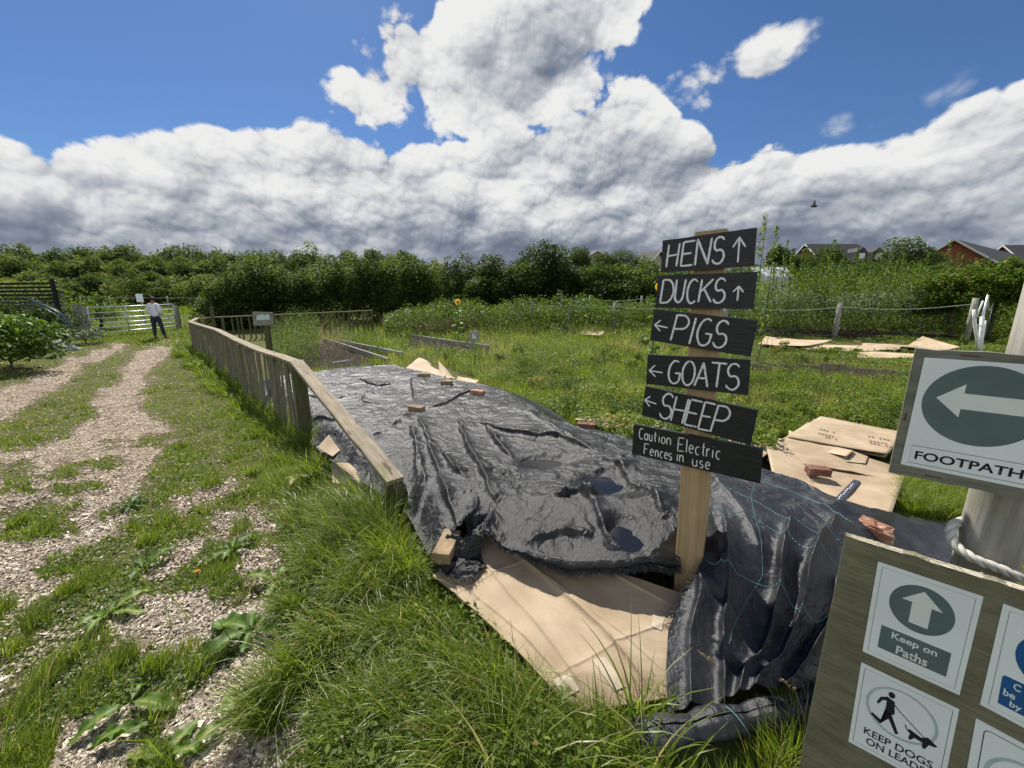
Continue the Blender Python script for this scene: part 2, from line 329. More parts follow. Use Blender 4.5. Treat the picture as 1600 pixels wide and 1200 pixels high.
def tarpm(name, c1, c2, rough, crk, wv, spec=.5):
    m_, t = mat(name); v = objc(t)
    w_ = t.vm('ADD', v, t.vm('MULTIPLY', t.noise(v, 2.5, 3, .5, out=1), (.25, .25, .25)))
    cre = lambda sc_, o_: t.m('ABSOLUTE', t.m('SUBTRACT', t.noise(t.vm('ADD', w_, (o_, o_, 0)), sc_, 1.0, .4, .6), .5)); r1 = t.m('ADD', cre(4, 0), t.m('MULTIPLY', cre(10, 3), .55)); sc2 = t.noise(t.n('ShaderNodeMapping', {'Vector': w_, 'Rotation': (0, 0, .7), 'Scale': (70, 9, 20)}), 1.0, 3, .6); r1 = t.m('ADD', r1, t.m('MULTIPLY', sc2, .16)); r2 = t.m('ADD', cre(26, 7), t.m('MULTIPLY', cre(60, 5), .45)); r3 = t.noise(v, 60, 3, .6)
    x = t.n('ShaderNodeTexWave', {'Vector': v, 'Scale': 110, 'Distortion': .6, 'Detail': 1}, out=1, bands_direction='X'); y = t.n('ShaderNodeTexWave', {'Vector': v, 'Scale': 110, 'Distortion': .6}, out=1, bands_direction='Y')
    h = t.m('ADD', t.m('ADD', t.m('MULTIPLY', r1, 1.6), t.m('MULTIPLY', r2, .34)), t.m('ADD', t.m('MULTIPLY', r3, .02), t.m('MULTIPLY', t.m('ADD', x, y), wv)))
    dust = t.ss(t.noise(v, 2.2, 6, .65), .42, .72); sp2 = t.ss(t.noise(v, 140, 2, .5), .70, .76, 0, .5)
    c = t.mix(dust, rgb(*c1), rgb(*c2)); c = t.mix(sp2, c, rgb(.22, .20, .16))
    ro = t.m('ADD', rough, t.m('MULTIPLY', dust, .14)); pbsdf(t, c, ro, h, crk, .02, spec); return m_
M['tarp'] = tarpm('black_polythene', (.009, .0095, .010), (.022, .022, .0225), .33, .75, .02, .32)
M['weave'] = tarpm('woven_black_weed_fabric', (.014, .015, .018), (.046, .048, .052), .36, .7, .02, .45)
M['fringe'] = flat('frayed_black_thread', (.05, .05, .052), .5)
M['teal'] = flat('teal_marker_thread', (.16, .42, .40), .5)
m_, t = mat('puddle_water'); pbsdf(t, rgb(.010, .011, .012), .06, t.noise(objc(t), 30, 2), .05, .002, .28); M['water'] = m_
M['galv'] = flat('galvanised_steel', (.52, .54, .55), .35, metal=.7, var=.15)
M['white'] = flat('white_plastic', (.7, .71, .68), .5); M['poster'] = flat('white_laminated_poster', (.80, .85, .85), .22, .5, var=.05, sc_=5)
M['pgreen'] = flat('grey_green_print', (.11, .16, .165), .25, var=.08); M['pblue'] = flat('blue_print', (.015, .10, .30), .22); M['pnavy'] = flat('dark_print', (.012, .014, .03), .3)
M['ppale'] = flat('pale_green_print', (.42, .52, .51), .25); M['pwht'] = flat('pale_print', (.74, .78, .74), .25, var=.04)
M['rust'] = flat('rusty_staple', (.12, .045, .025), .8); M['ink'] = flat('brown_ink', (.22, .165, .12), .7); M['inkb'] = flat('dark_blue_print', (.03, .035, .06), .6)
M['tape'] = flat('clear_parcel_tape', (.50, .42, .31), .08, .9)
def ropem():
    m_, t = mat('weathered_white_rope'); v = gcat(t); a = t.noise(t.vm('MULTIPLY', v, (60, 300, 300)), 1., 4, .6); b = t.noise(v, 20, 4)
    c = ramp(t, t.m('ADD', t.m('MULTIPLY', a, .5), t.m('MULTIPLY', b, .5)), [(.3, (.36, .34, .28)), (.5, (.55, .53, .46)), (.7, (.70, .69, .64))]); pbsdf(t, c, .85, a, .6, .003, .2); return m_
M['rope'] = ropem()
GR = [(0, (.045, .070, .010)), (.3, (.092, .145, .018)), (.6, (.17, .235, .030)), (.85, (.25, .31, .05)), (1, (.46, .40, .22))]
M['grass'] = leafmat('meadow_grass', GR, .52, .38, .4)
M['weed'] = leafmat('leafy_weeds', [(0, (.035, .06, .012)), (.35, (.07, .12, .018)), (.7, (.13, .20, .028)), (.93, (.24, .29, .055)), (1, (.38, .28, .14))], .42, .55, .25)
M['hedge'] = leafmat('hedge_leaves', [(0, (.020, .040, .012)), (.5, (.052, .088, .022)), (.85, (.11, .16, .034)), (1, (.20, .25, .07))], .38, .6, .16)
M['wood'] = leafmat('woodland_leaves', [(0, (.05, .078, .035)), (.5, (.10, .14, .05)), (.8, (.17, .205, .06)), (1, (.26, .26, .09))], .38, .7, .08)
M['dock'] = leafmat('dock_leaves', [(0, (.045, .09, .016)), (.5, (.10, .18, .03)), (.8, (.19, .28, .045)), (1, (.36, .34, .12))], .42, .5, .3, vein=28)
M['dry'] = leafmat('dry_stems', [(0, (.10, .075, .045)), (1, (.33, .26, .16))], .3, .7, .2, (1, 1, .9))
M['red'] = leafmat('dock_seed', [(0, (.055, .018, .012)), (1, (.12, .045, .03))], .3, .7, .2, (1, 1, 1))
M['silver'] = leafmat('silvery_leaves', [(0, (.08, .12, .08)), (1, (.28, .34, .26))], .3)
M['petal'] = leafmat('yellow_petals', [(0, (.75, .42, .02)), (1, (.85, .55, .03))], .4, tcol=(1, 1, .6))
M['stem'] = flat('green_stem', (.07, .13, .03), .6)
# chips: pale and brown flakes
m_, t = mat('wood_chips'); a = t.n('ShaderNodeAttribute', {}, out='Fac', attribute_name='tint')
pbsdf(t, ramp(t, a, [(0, (.10, .075, .05)), (.3, (.26, .20, .145)), (.65, (.46, .38, .285)), (1, (.74, .66, .54))]), .8, None); M['chip'] = m_
def groundm():
    m_, t = mat('ground_soil_and_turf'); v = objc(t); a = t.n('ShaderNodeAttribute', {}, out='Fac', attribute_name='chip')
    n1_ = t.noise(v, 2.0, 6, .65); n2_ = t.noise(v, 45, 5, .7); n3_ = t.noise(v, 12, 5, .65)
    gr_ = ramp(t, t.m('ADD', t.m('MULTIPLY', n1_, .4), t.m('MULTIPLY', n3_, .6)), [(.35, (.06, .05, .024)), (.5, (.09, .095, .03)), (.65, (.12, .15, .036))])
    so_ = ramp(t, n2_, [(.3, (.045, .034, .025)), (.5, (.17, .125, .09)), (.62, (.30, .235, .175)), (.75, (.5, .42, .33))])
    pbsdf(t, t.mix(a, gr_, so_), .95, t.m('ADD', n2_, n3_), .9, .02, .1); return m_
M['ground'] = groundm()
def pathm():
    m_, t = mat('bark_chip_path'); v = objc(t); n2_ = t.n('ShaderNodeTexVoronoi', {'Vector': t.vm('ADD', v, t.vm('MULTIPLY', t.noise(v, 30, 2, out=1), (.03, .03, .03))), 'Scale': 55, 'Randomness': 1}, out=1)
    n4 = t.n('ShaderNodeTexVoronoi', {'Vector': v, 'Scale': 55}, out=0); f = t.n('ShaderNodeSeparateColor', {0: n2_}, out=0); l = t.noise(v, 1.5, 5, .6)
    c = ramp(t, t.m('ADD', t.m('MULTIPLY', f, .75), t.m('MULTIPLY', l, .3)), [(.15, (.12, .09, .062)), (.45, (.27, .21, .15)), (.75, (.43, .35, .255)), (1, (.58, .50, .39))])
    pbsdf(t, c, .9, n4, .9, .02, .1); return m_
M['path'] = pathm()
def soilm():
    m_, t = mat('dark_damp_soil'); v = objc(t); n2_ = t.noise(v, 22, 6, .7); pbsdf(t, ramp(t, n2_, [(.35, (.018, .013, .010)), (.55, (.045, .035, .028)), (.68, (.13, .11, .09)), (.8, (.3, .27, .23))]), .95, n2_, 1., .04, .1); return m_
M['soil'] = soilm()
# ---------------------------------------------------------------- vegetation generators (numpy)
def blades(pos, h, az_, bend, wd, tint, seg=3, lean0=None, tipw=.12):
    n = len(pos); lean0 = rng.uniform(0, .25, n) if lean0 is None else lean0
    sa = az_ + np.pi / 2 + rng.normal(0, .7, n); sd = np.stack([np.cos(sa), np.sin(sa), np.zeros(n)], 1)
    dr = np.stack([np.cos(az_), np.sin(az_)], 1); p_ = np.array(pos, float); VV = []; st = h / seg
    for i in range(seg + 1):
        t_ = i / seg; wi = wd * (1 - (1 - tipw) * t_ ** 1.6) * (.75 if i == 0 else 1)
        VV.append(p_ - sd * wi[:, None] / 2); VV.append(p_ + sd * wi[:, None] / 2)
        ang = lean0 + bend * (t_ + .5 / seg) ** 1.2
        p_ = p_ + np.concatenate([dr * (np.sin(ang) * st)[:, None], (np.cos(ang) * st)[:, None]], 1)
    VV = np.stack(VV, 1); k = 2 * (seg + 1); base = (np.arange(n) * k)[:, None, None]
    f = np.array([[2*i, 2*i+1, 2*i+3, 2*i+2] for i in range(seg)])[None]; F = (base + f).reshape(-1, 4)
    tt = np.repeat(tint, k) + np.tile(np.repeat(np.linspace(-.05, .10, seg + 1), 2), n)
    return VV.reshape(-1, 3), F, np.clip(tt, 0, 1)
def leaves(c, size, tint, up=.5, asp=.55, droop=0.0):
    n = len(c); nr = rng.normal(0, 1, (n, 3)); nr[:, 2] = np.abs(nr[:, 2]) + up * 2; nr /= np.linalg.norm(nr, axis=1)[:, None]
    a_ = rng.normal(0, 1, (n, 3)); u = a_ - nr * (a_ * nr).sum(1)[:, None]; u /= np.linalg.norm(u, axis=1)[:, None]; v = np.cross(nr, u)
    s_ = size[:, None]; fold = nr * s_ * .16
    VV = np.stack([c - u * s_ * .5, c + v * s_ * asp * .5 + fold, c + u * s_ * .55 - np.array([0, 0, 1]) * s_ * droop, c - v * s_ * asp * .5 + fold], 1)
    return VV.reshape(-1, 3), np.arange(4 * n).reshape(n, 4), np.repeat(tint, 4)
def cat(*a):
    Vs_, Fs_, Ts_ = [], [], []; o = 0
    for v_, f_, t_ in a: Vs_.append(v_); Fs_.append(f_ + o); Ts_.append(t_); o += len(v_)
    return np.concatenate(Vs_), np.concatenate(Fs_), np.concatenate(Ts_)
def crown(c, r, n, size, nclump=24, tint=(.45, .2), shell=.35, clr=.38, up=.3, flatb=.3):
    """leaves gathered in clumps through an uneven crown: c centre, r (rx,ry,rz)"""
    r = np.array(r, float); d = rng.normal(0, 1, (nclump, 3)); d /= np.linalg.norm(d, axis=1)[:, None]
    rr = rng.uniform(shell, 1, nclump) ** .6; cc = d * rr[:, None] * .80; cc[:, 2] = np.where(cc[:, 2] < -flatb, -flatb * rng.uniform(.3, 1, nclump), cc[:, 2])
    cs = rng.uniform(.6, 1.25, nclump) * clr; ct = rng.normal(0, tint[1] * .6, nclump)
    k = rng.choice(nclump, n, p=cs ** 2 / (cs ** 2).sum()); dd = rng.normal(0, 1, (n, 3)); dd /= np.linalg.norm(dd, axis=1)[:, None]
    q = cc[k] + dd * (cs[k] * rng.uniform(.25, 1, n) ** .45)[:, None]; q += rng.normal(0, .025, (n, 3))
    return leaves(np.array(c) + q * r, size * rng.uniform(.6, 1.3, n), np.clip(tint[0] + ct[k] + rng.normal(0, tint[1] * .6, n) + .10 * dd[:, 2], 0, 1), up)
# ================================================================ ground plan
def pip(x, y, poly):
    x = np.asarray(x); y = np.asarray(y); ins = np.zeros(x.shape, bool); n = len(poly)
    for i in range(n):
        x0, y0 = poly[i][:2]; x1, y1 = poly[(i + 1) % n][:2]
        c = ((y0 > y) != (y1 > y)) & (x < (x1 - x0) * (y - y0) / ((y1 - y0) if y1 != y0 else 1e-9) + x0); ins ^= c
    return ins
def gndv(px, py):
    px = np.asarray(px, float); py = np.asarray(py, float); q = (py - 600) / FPX
    rx = (px - 800) / FPX; ry = math.cos(PITCH) - q * math.sin(PITCH); rz = -math.sin(PITCH) - q * math.cos(PITCH)
    rz = np.minimum(rz, -1e-4); z = np.zeros_like(px)
    for _ in range(40):
        k = np.minimum((z - EYE) / rz, 300); z = z * .6 + .4 * gz(rx * k, ry * k)
    k = np.minimum((z - EYE) / rz, 300); return np.stack([rx * k, ry * k, gz(rx * k, ry * k)], 1)
TRACKS = [[(186, 533), (206, 540), (150, 566), (112, 592), (100, 606), (70, 622), (0, 662), (-300, 790), (-300, 690), (0, 612), (60, 582), (112, 560)],
          [(250, 530), (282, 530), (272, 545), (262, 562), (240, 582), (228, 612), (224, 642), (262, 662), (275, 690), (230, 730), (215, 790), (190, 850), (120, 905), (40, 960), (-60, 990), (-600, 1100), (-600, 820), (0, 705), (88, 692), (150, 645), (152, 612), (186, 596), (192, 570), (222, 546)],
          [(225, 935), (330, 915), (345, 985), (300, 1030), (205, 1012), (160, 975)], [(325, 1062), (430, 985), (455, 1090), (480, 1160), (410, 1230), (300, 1230), (250, 1150)],
          [(90, 1130), (190, 1110), (240, 1160), (200, 1230), (80, 1230)], [(205, 905), (290, 845), (330, 850), (240, 915)], [(265, 780), (370, 752), (372, 772), (260, 812)], [(370, 862), (430, 850), (440, 900), (385, 930)], [(345, 960), (430, 930), (460, 1010), (380, 1040)], [(330, 800), (400, 790), (430, 830), (340, 850)]]
TURF = [[(60, 742), (200, 715), (180, 730), (62, 752)], [(85, 730), (180, 712), (182, 722), (95, 740)], [(145, 800), (255, 765), (250, 800), (150, 815)], [(0, 790), (120, 785), (130, 835), (0, 850)],
        [(210, 690), (285, 668), (280, 685), (215, 705)], [(82, 760), (165, 750), (160, 765), (85, 775)], [(0, 722), (55, 725), (50, 770), (0, 775)], [(60, 880), (200, 835), (180, 890), (60, 905)], [(105, 596), (182, 584), (180, 598), (108, 606)], [(160, 695), (190, 690), (180, 700)]]
def chipmask(x, y):
    w1 = x + 14 * fbm(x / 28, y / 22, 4, .6); w2 = y + 9 * fbm(x / 30 + 9, y / 20 + 4, 4, .6)
    m_ = np.zeros(np.shape(x), bool)
    for p_ in TRACKS: m_ |= pip(w1, w2, p_)
    for p_ in TURF: m_ &= ~pip(w1, w2, p_)
    return m_
def axis(parts): return np.concatenate([np.arange(a, b, s) for a, b, s in parts])
gy = axis([(-400, -20, 40), (-20, -1, 1), (-1, 6, .035), (6, 20, .12), (20, 60, 1), (60, 140, 5), (140, 1200, 60)])
gx = axis([(-1200, -60, 60), (-60, -24, 2), (-24, -3.2, .18), (-3.2, 3.6, .04), (3.6, 24, .2), (24, 60, 2), (60, 1260, 60)])
X_, Y_ = np.meshgrid(gx, gy); Z_ = gz(X_, Y_)
nr_ = (np.abs(X_) < 24) & (Y_ > .3) & (Y_ < 20); cm_ = np.zeros(X_.shape)
pxx, pyy = pxy(X_[nr_], Y_[nr_], Z_[nr_]); cm_[nr_] = chipmask(pxx, pyy) * 1.0
Z_ = Z_ + np.where(nr_, .012 * fbm(X_ * 6, Y_ * 6, 3) - .006 * cm_, 0)
ny, nx = X_.shape; idx = np.arange(nx * ny).reshape(ny, nx)
F_ = np.stack([idx[:-1, :-1], idx[:-1, 1:], idx[1:, 1:], idx[1:, :-1]], -1).reshape(-1, 4)
o = npmesh('ground', np.stack([X_, Y_, Z_], -1).reshape(-1, 3), F_, M['ground'], attrs={'chip': cm_.ravel()}, smooth=True); tag(o, 'rough turf and soil of the allotment ground', kind='structure')
# the trodden chip path as its own sheet, in three strips following the wheel tracks
def strip(poly, name, m_, step, dz):
    W = [gnd(max(-250, a), min(1230, b)) for a, b in poly]; xs = [p.x for p in W]; ys = [p.y for p in W]
    ax = np.arange(min(xs), max(xs), step); ay = np.arange(min(ys), max(ys), step); X, Y = np.meshgrid(ax, ay); Z = gz(X, Y) + dz + .012 * fbm(X * 6, Y * 6, 3) + .003
    a, b = pxy(X, Y, Z); return X, Y, Z, a, b
X, Y, Z, a, b = strip([(186, 533), (282, 530), (-200, 1200), (-250, 640)], 'path', None, .05, -.005)
ok = chipmask(a, b) & (a > -260) & (Y > .8) & pip(a + 0, b, [(150, 525), (300, 525), (300, 760), (240, 960), (-300, 1230), (-300, 600)])
i_ = np.arange(X.size).reshape(X.shape); q = ok[:-1, :-1] & ok[:-1, 1:] & ok[1:, 1:] & ok[1:, :-1]
Fp = np.stack([i_[:-1, :-1][q], i_[:-1, 1:][q], i_[1:, 1:][q], i_[1:, :-1][q]], -1)
o = npmesh('path', np.stack([X, Y, Z], -1).reshape(-1, 3), Fp, M['path']); tag(o, 'pale wood chip track leading to the gate', kind='structure')
# dark soil rows out on the plots
def soilbed(poly, label, amp=.06, step=.08):
    W = [gnd(*p) for p in poly]; xs = [p.x for p in W]; ys = [p.y for p in W]; ax = np.arange(min(xs), max(xs), step); ay = np.arange(min(ys), max(ys), step); X, Y = np.meshgrid(ax, ay)
    ok = pip(X + .25 * fbm(X, Y, 3), Y + .2 * fbm(X + 7, Y, 3), [(p.x, p.y) for p in W]); Z = gz(X, Y) + .015 + amp * np.abs(fbm(X * 2.2, Y * 3, 4)); i_ = np.arange(X.size).reshape(X.shape)
    q = ok[:-1, :-1] & ok[:-1, 1:] & ok[1:, 1:] & ok[1:, :-1]; F = np.stack([i_[:-1, :-1][q], i_[:-1, 1:][q], i_[1:, 1:][q], i_[1:, :-1][q]], -1)
    o = npmesh('soil_bed', np.stack([X, Y, Z], -1).reshape(-1, 3), F, M['soil'], smooth=True); tag(o, label, kind='structure')
SOIL = [([(1180, 512), (1330, 517), (1480, 524), (1500, 531), (1340, 530), (1180, 524)], 'dark dug soil row beyond the cardboard pieces'), ([(1170, 568), (1300, 572), (1440, 585), (1440, 598), (1290, 590), (1170, 580)], 'trodden brown strip in front of the plots'),
        ([(850, 500), (1010, 505), (1020, 514), (860, 508)], 'grey soil row by the rope fence'), ([(440, 560), (500, 535), (610, 560), (560, 578), (450, 590)], 'weedy dark soil behind the sheeted bed'), ([(640, 530), (740, 546), (730, 556), (640, 542)], 'dark soil along the edging timber')]
for p_, l_ in SOIL: soilbed(p_, l_)
# ================================================================ sheets
def curve(pts, n):
    W = np.array([P(*p) if len(p) == 3 else p[0] for p in pts]); W = np.array(W, float)
    d = np.concatenate([[0], np.cumsum(np.linalg.norm(np.diff(W, axis=0), axis=1))]); t = np.linspace(0, d[-1], n)
    C = np.stack([np.interp(t, d, W[:, k]) for k in range(3)], 1)
    for _ in range(max(1, n // 90)): C[1:-1] = (C[:-2] + 2 * C[1:-1] + C[2:]) / 4
    return C
def coons(far, near, left, right, nu, nv):
    f = curve(far, nu); n_ = curve(near, nu); l = curve(left, nv); r = curve(right, nv)
    u = np.linspace(0, 1, nu)[None, :, None]; v = np.linspace(0, 1, nv)[:, None, None]
    S = (1 - v) * n_[None] + v * f[None] + (1 - u) * l[:, None] + u * r[:, None] - ((1-u)*(1-v)*n_[0] + u*(1-v)*n_[-1] + (1-u)*v*f[0] + u*v*f[-1])
    return S
def polyd(X, Y, pts, z):
    W = [P(a, b, z) for a, b in pts]; D = np.full(X.shape, 9.); S = np.zeros(X.shape); side = np.zeros(X.shape); L = 0; tot = sum((W[i+1]-W[i]).length for i in range(len(W)-1))
    for i in range(len(W) - 1):
        ax, ay = W[i].x, W[i].y; dx, dy = W[i+1].x - ax, W[i+1].y - ay; l2 = dx*dx + dy*dy; t = np.clip(((X-ax)*dx + (Y-ay)*dy) / l2, 0, 1)
        d = np.hypot(X - ax - t*dx, Y - ay - t*dy); m_ = d < D; D = np.where(m_, d, D); S = np.where(m_, (L + t * math.sqrt(l2)) / tot, S); side = np.where(m_, np.sign((X-ax)*dy - (Y-ay)*dx), side); L += math.sqrt(l2)
    return D, S, side
def folds(X, Y, lst, z, wob=.018):
    H = np.zeros(X.shape); Xw = X + wob * fbm(X * 3, Y * 3, 3); Yw = Y + wob * fbm(X * 3 + 5, Y * 3 + 8, 3)
    for pts, A, w_ in lst:
        D, S, sd = polyd(Xw, Yw, pts, z); w2 = w_ * (1 + .3 * pn(X * 2, Y * 2)); taper = np.clip(np.minimum(S, 1 - S) * 6, 0, 1) ** .7 * (1 + .4 * pn(S * 9, X))
        H += A * taper * np.where(sd > 0, np.exp(-(D / (w2 * .42)) ** 1.1), np.exp(-(D / (w2 * 1.9)) ** 1.05))
    return H
def sheetobj(name, S, m_, parent=None, thick=0.0, org=None, gscale=1.0):
    nv, nu, _ = S.shape; V_ = S.reshape(-1, 3); i_ = np.arange(nu * nv).reshape(nv, nu); F = np.stack([i_[:-1, :-1], i_[:-1, 1:], i_[1:, 1:], i_[1:, :-1]], -1).reshape(-1, 4)
    du = np.linalg.norm(np.diff(S, axis=1), axis=2).mean(); dv = np.linalg.norm(np.diff(S, axis=0), axis=2).mean(); U, V2 = np.meshgrid(np.arange(nu) * du, np.arange(nv) * dv)
    k = random.uniform(0, 30); gc = np.stack([U + k, V2 + k, np.zeros_like(U) + k], -1).reshape(-1, 3)
    if thick:
        n = nu * nv; V_ = np.concatenate([V_, V_ - [0, 0, thick]]); gc = np.concatenate([gc, gc]); b = np.concatenate([i_[0, :], i_[1:, -1], i_[-1, -2::-1], i_[-2:0:-1, 0]]); c = np.roll(b, -1)
        F = np.concatenate([F, F[:, ::-1] + n, np.stack([b, b + n, c + n, c], -1)])
    return npmesh(name, V_, F, m_, attrs={'gc': gc}, parent=parent, org=org if org is not None else (None if parent else S[nv//2, nu//2]), smooth=not thick)
# main black sheet
farA = [(404, 594, .05), (430, 588, .10), (455, 585, .13), (492, 580, .15), (540, 574, .15), (600, 570, .15), (628, 573, .14)]
nearA = [(668, 866, .13), (690, 852, .15), (715, 842, .17), (760, 846, .19), (800, 866, .19), (850, 882, .20), (905, 889, .22), (960, 888, .25), (1010, 882, .26), (1062, 874, .27)]
leftA = [(668, 866, .13), (655, 838, .12), (632, 800, .10), (590, 768, .06), (540, 738, .04), (500, 705, .03), (455, 668, .02), (415, 625, .02), (404, 594, .05)]
rightA = [(1062, 874, .27), (1100, 840, .29), (1150, 800, .30), (1190, 760, .26), (1130, 722, .22), (1050, 703, .18), (1000, 690, .16), (955, 684, .14), (900, 668, .13), (860, 640, .12), (830, 624, .10), (790, 611, .10), (740, 604, .12), (690, 592, .13), (645, 583, .13), (628, 573, .14)]
SA = coons(farA, nearA, leftA, rightA, 330, 520)
nv, nu, _ = SA.shape; uu, vv = np.meshgrid(np.linspace(0, 1, nu), np.linspace(0, 1, nv))
XA, YA = SA[..., 0], SA[..., 1]
ed = np.minimum(np.minimum(uu, 1 - uu) * 9, np.minimum(1 - vv, .5) * 12); ed = sst(ed, 0, 1); edn = sst(np.minimum(vv * 14, 1), 0, 1)
HA = .10 * ed * (.35 + .65 * edn)
FA = [([(652, 642), (670, 690), (692, 760), (706, 800), (722, 850)], .045, .035), ([(715, 648), (728, 690), (748, 730), (765, 775), (782, 800)], .05, .030), ([(640, 640), (610, 662), (575, 680), (530, 700)], .05, .04),
      ([(560, 650), (520, 662), (480, 668)], .035, .03), ([(652, 634), (690, 630), (720, 612), (760, 603)], .045, .045), ([(745, 655), (790, 672), (830, 678), (875, 684), (930, 712)], .06, .04), ([(760, 660), (775, 690), (800, 715)], .05, .03),
      ([(690, 705), (710, 735), (730, 752)], .05, .03), ([(935, 722), (968, 740), (990, 770), (1012, 790), (1035, 840)], .05, .03), ([(905, 780), (930, 812), (948, 850), (975, 872)], .05, .03), ([(868, 790), (905, 785), (930, 800)], .06, .03),
      ([(640, 655), (652, 700), (650, 740)], .04, .03), ([(645, 620), (640, 590), (600, 585)], .03, .035), ([(560, 590), (590, 600), (620, 595)], .04, .02), ([(575, 605), (560, 620), (590, 628)], .03, .03), ([(800, 635), (850, 655), (900, 690)], .03, .04),
      ([(690, 860), (720, 830), (745, 800), (750, 780)], .05, .03), ([(712, 848), (735, 815), (765, 805)], .045, .028), ([(772, 800), (760, 830), (770, 845)], .05, .03), ([(1040, 705), (985, 725), (940, 728)], .04, .03), ([(640, 800), (665, 760), (655, 700)], .035, .04),
      ([(815, 850), (870, 838), (930, 850)], .04, .04), ([(860, 730), (930, 742), (1000, 735)], .02, .04), ([(590, 700), (625, 730), (640, 770)], .04, .03), ([(480, 610), (520, 618), (560, 612)], .03, .04), ([(450, 640), (500, 640), (540, 652)], .03, .04)]
HA += folds(XA, YA, FA, .25)
kx, ky = XA + .25 * fbm(XA * 1.5, YA * 1.5, 3), YA + .25 * fbm(XA * 1.5 + 3, YA * 1.5 + 7, 3)
HA += ed * (.010 * (ridg(kx * 1.6, ky * 1.6, 3) - .6) + .009 * fbm(XA * 2.0, YA * 2.0, 3) + .0045 * (ridg(kx * 5 + 3, ky * 5, 2) - .5) + .004 * (ridg(kx * 13 + 3, ky * 13, 2) - .5))
crump = np.exp(-(((XA - P(1000, 770, .3).x) ** 2 + (YA - P(960, 790, .3).y) ** 2) / .12)); HA += crump * .011 * (ridg(kx * 5, ky * 5, 3) - .7)
c2_ = P(735, 825, .25); crump2 = np.exp(-(((XA - c2_.x) ** 2 + (YA - c2_.y) ** 2) / .015)); HA += crump2 * .02 * (ridg(kx * 9, ky * 9, 3) - .3)
# hollows that hold rainwater
PUD = [(948, 757, 48, 22), (978, 838, 30, 26), (853, 712, 48, 11)]
pud = []
for a, b, rx_, ry_ in PUD:
    c = P(a, b, .29); e1 = P(a + rx_, b, .29); e2 = P(a, b + ry_, .29); rx2, ry2 = (e1 - c).length, (e2 - c).length
    g_ = np.exp(-(((XA - c.x) / rx2) ** 2 + ((YA - c.y) / ry2) ** 2) ** 2); pud.append((c, rx2, ry2, g_)); HA = HA * (1 - .45 * g_) - .012 * g_
SA[..., 2] += HA
tarp = sheetobj('plastic_sheet', SA, M['tarp']); tag(tarp, 'crumpled shiny black plastic sheet spread over the vegetable bed', 'plastic sheet')
_AX, _AY, _AZ = XA[::2, ::2].ravel(), YA[::2, ::2].ravel(), SA[..., 2][::2, ::2].ravel()
def _z(x, y): return float(_AZ[np.argmin((_AX - x) ** 2 + (_AY - y) ** 2)])
for c, rx2, ry2, g_ in pud:
    lv = float(np.median(SA[..., 2][g_ > .5])) + .003; n = 26
    R = np.linspace(0, 1.35, 14)[:, None]; A = np.linspace(0, 2 * np.pi, 60, endpoint=False)[None]; wob = 1 + .30 * pn(np.cos(A) * 1.6 + c.x * 9, np.sin(A) * 1.6 + c.y * 9) + .14 * pn(np.cos(A) * 5 + c.x, np.sin(A) * 5); x = c.x + R * rx2 * wob * np.cos(A); y = c.y + R * ry2 * wob * np.sin(A)
    V_ = np.stack([x, y, np.full_like(x, lv)], -1).reshape(-1, 3); i_ = np.arange(14 * 60).reshape(14, 60); j_ = np.roll(i_, -1, 1)
    F = np.stack([i_[:-1], j_[:-1], j_[1:], i_[1:]], -1).reshape(-1, 4); zn = np.array([_z(a, b) for a, b in V_[:, :2]]); okv = (zn < lv + .012) & (zn > lv - .05) & (V_[:, 1] > c.y - ry2 * 1.6); F = F[okv[F].all(1)]; tag(npmesh('water', V_, F, M['water'], org=(c.x, c.y, lv)), 'rainwater puddle lying in a hollow of the black sheet', kind='structure')
_AX, _AY, _AZ = XA[::3, ::3].ravel(), YA[::3, ::3].ravel(), SA[..., 2][::3, ::3].ravel()
def zA(x, y): return float(_AZ[np.argmin((_AX - x) ** 2 + (_AY - y) ** 2)])
def onA(px, py):
    z = .25
    for _ in range(6): p = P(px, py, z); z = zA(p.x, p.y)
    return P(px, py, z)
# hem hanging from the near edge, and frayed threads
E_ = SA[0].copy(); dn = np.array([[0, -.25, -1.]]); hang = .008 + .030 * sst(np.linspace(0, 1, len(E_)), .30, .6) + .012 * pn(np.linspace(0, 9, len(E_)), np.zeros(len(E_)))
H_ = np.stack([E_ + dn * (hang[:, None] * t_) + np.array([0, -.018 * math.sin(t_ * 3), 0]) for t_ in np.linspace(1, 0, 7)]); H_[:, :, 1] += .006 * pn(np.linspace(0, 30, len(E_)), np.zeros(len(E_)))[None]
sheetobj('hem', H_, M['tarp'], tarp)
def fray(parent, line, n, ln, drx, name='fringe', spread=.35, m_=None):
    k = rng.integers(0, len(line), n); p_ = line[k] + rng.normal(0, .002, (n, 3)); d = np.array(drx, float)[None] + rng.normal(0, spread, (n, 3)); d /= np.linalg.norm(d, axis=1)[:, None]
    L = ln * rng.uniform(.4, 1.3, n)[:, None]; s = np.cross(d, rng.normal(0, 1, (n, 3))); s /= np.linalg.norm(s, axis=1)[:, None]; w_ = .0009; mid = p_ + d * L * .5 + s * L * .12; e = p_ + d * L
    V_ = np.stack([p_ - s*w_, p_ + s*w_, mid + s*w_, mid - s*w_, e + s*w_*.6, e - s*w_*.6], 1).reshape(-1, 3); b = (np.arange(n) * 6)[:, None]
    F = np.concatenate([b + [0, 1, 2, 3], b + [3, 2, 4, 5]]); return npmesh(name, V_, F, m_ or M['fringe'], parent=parent)
fray(tarp, H_[0][60:], 3600, .030, (0, -.6, -.8)); 
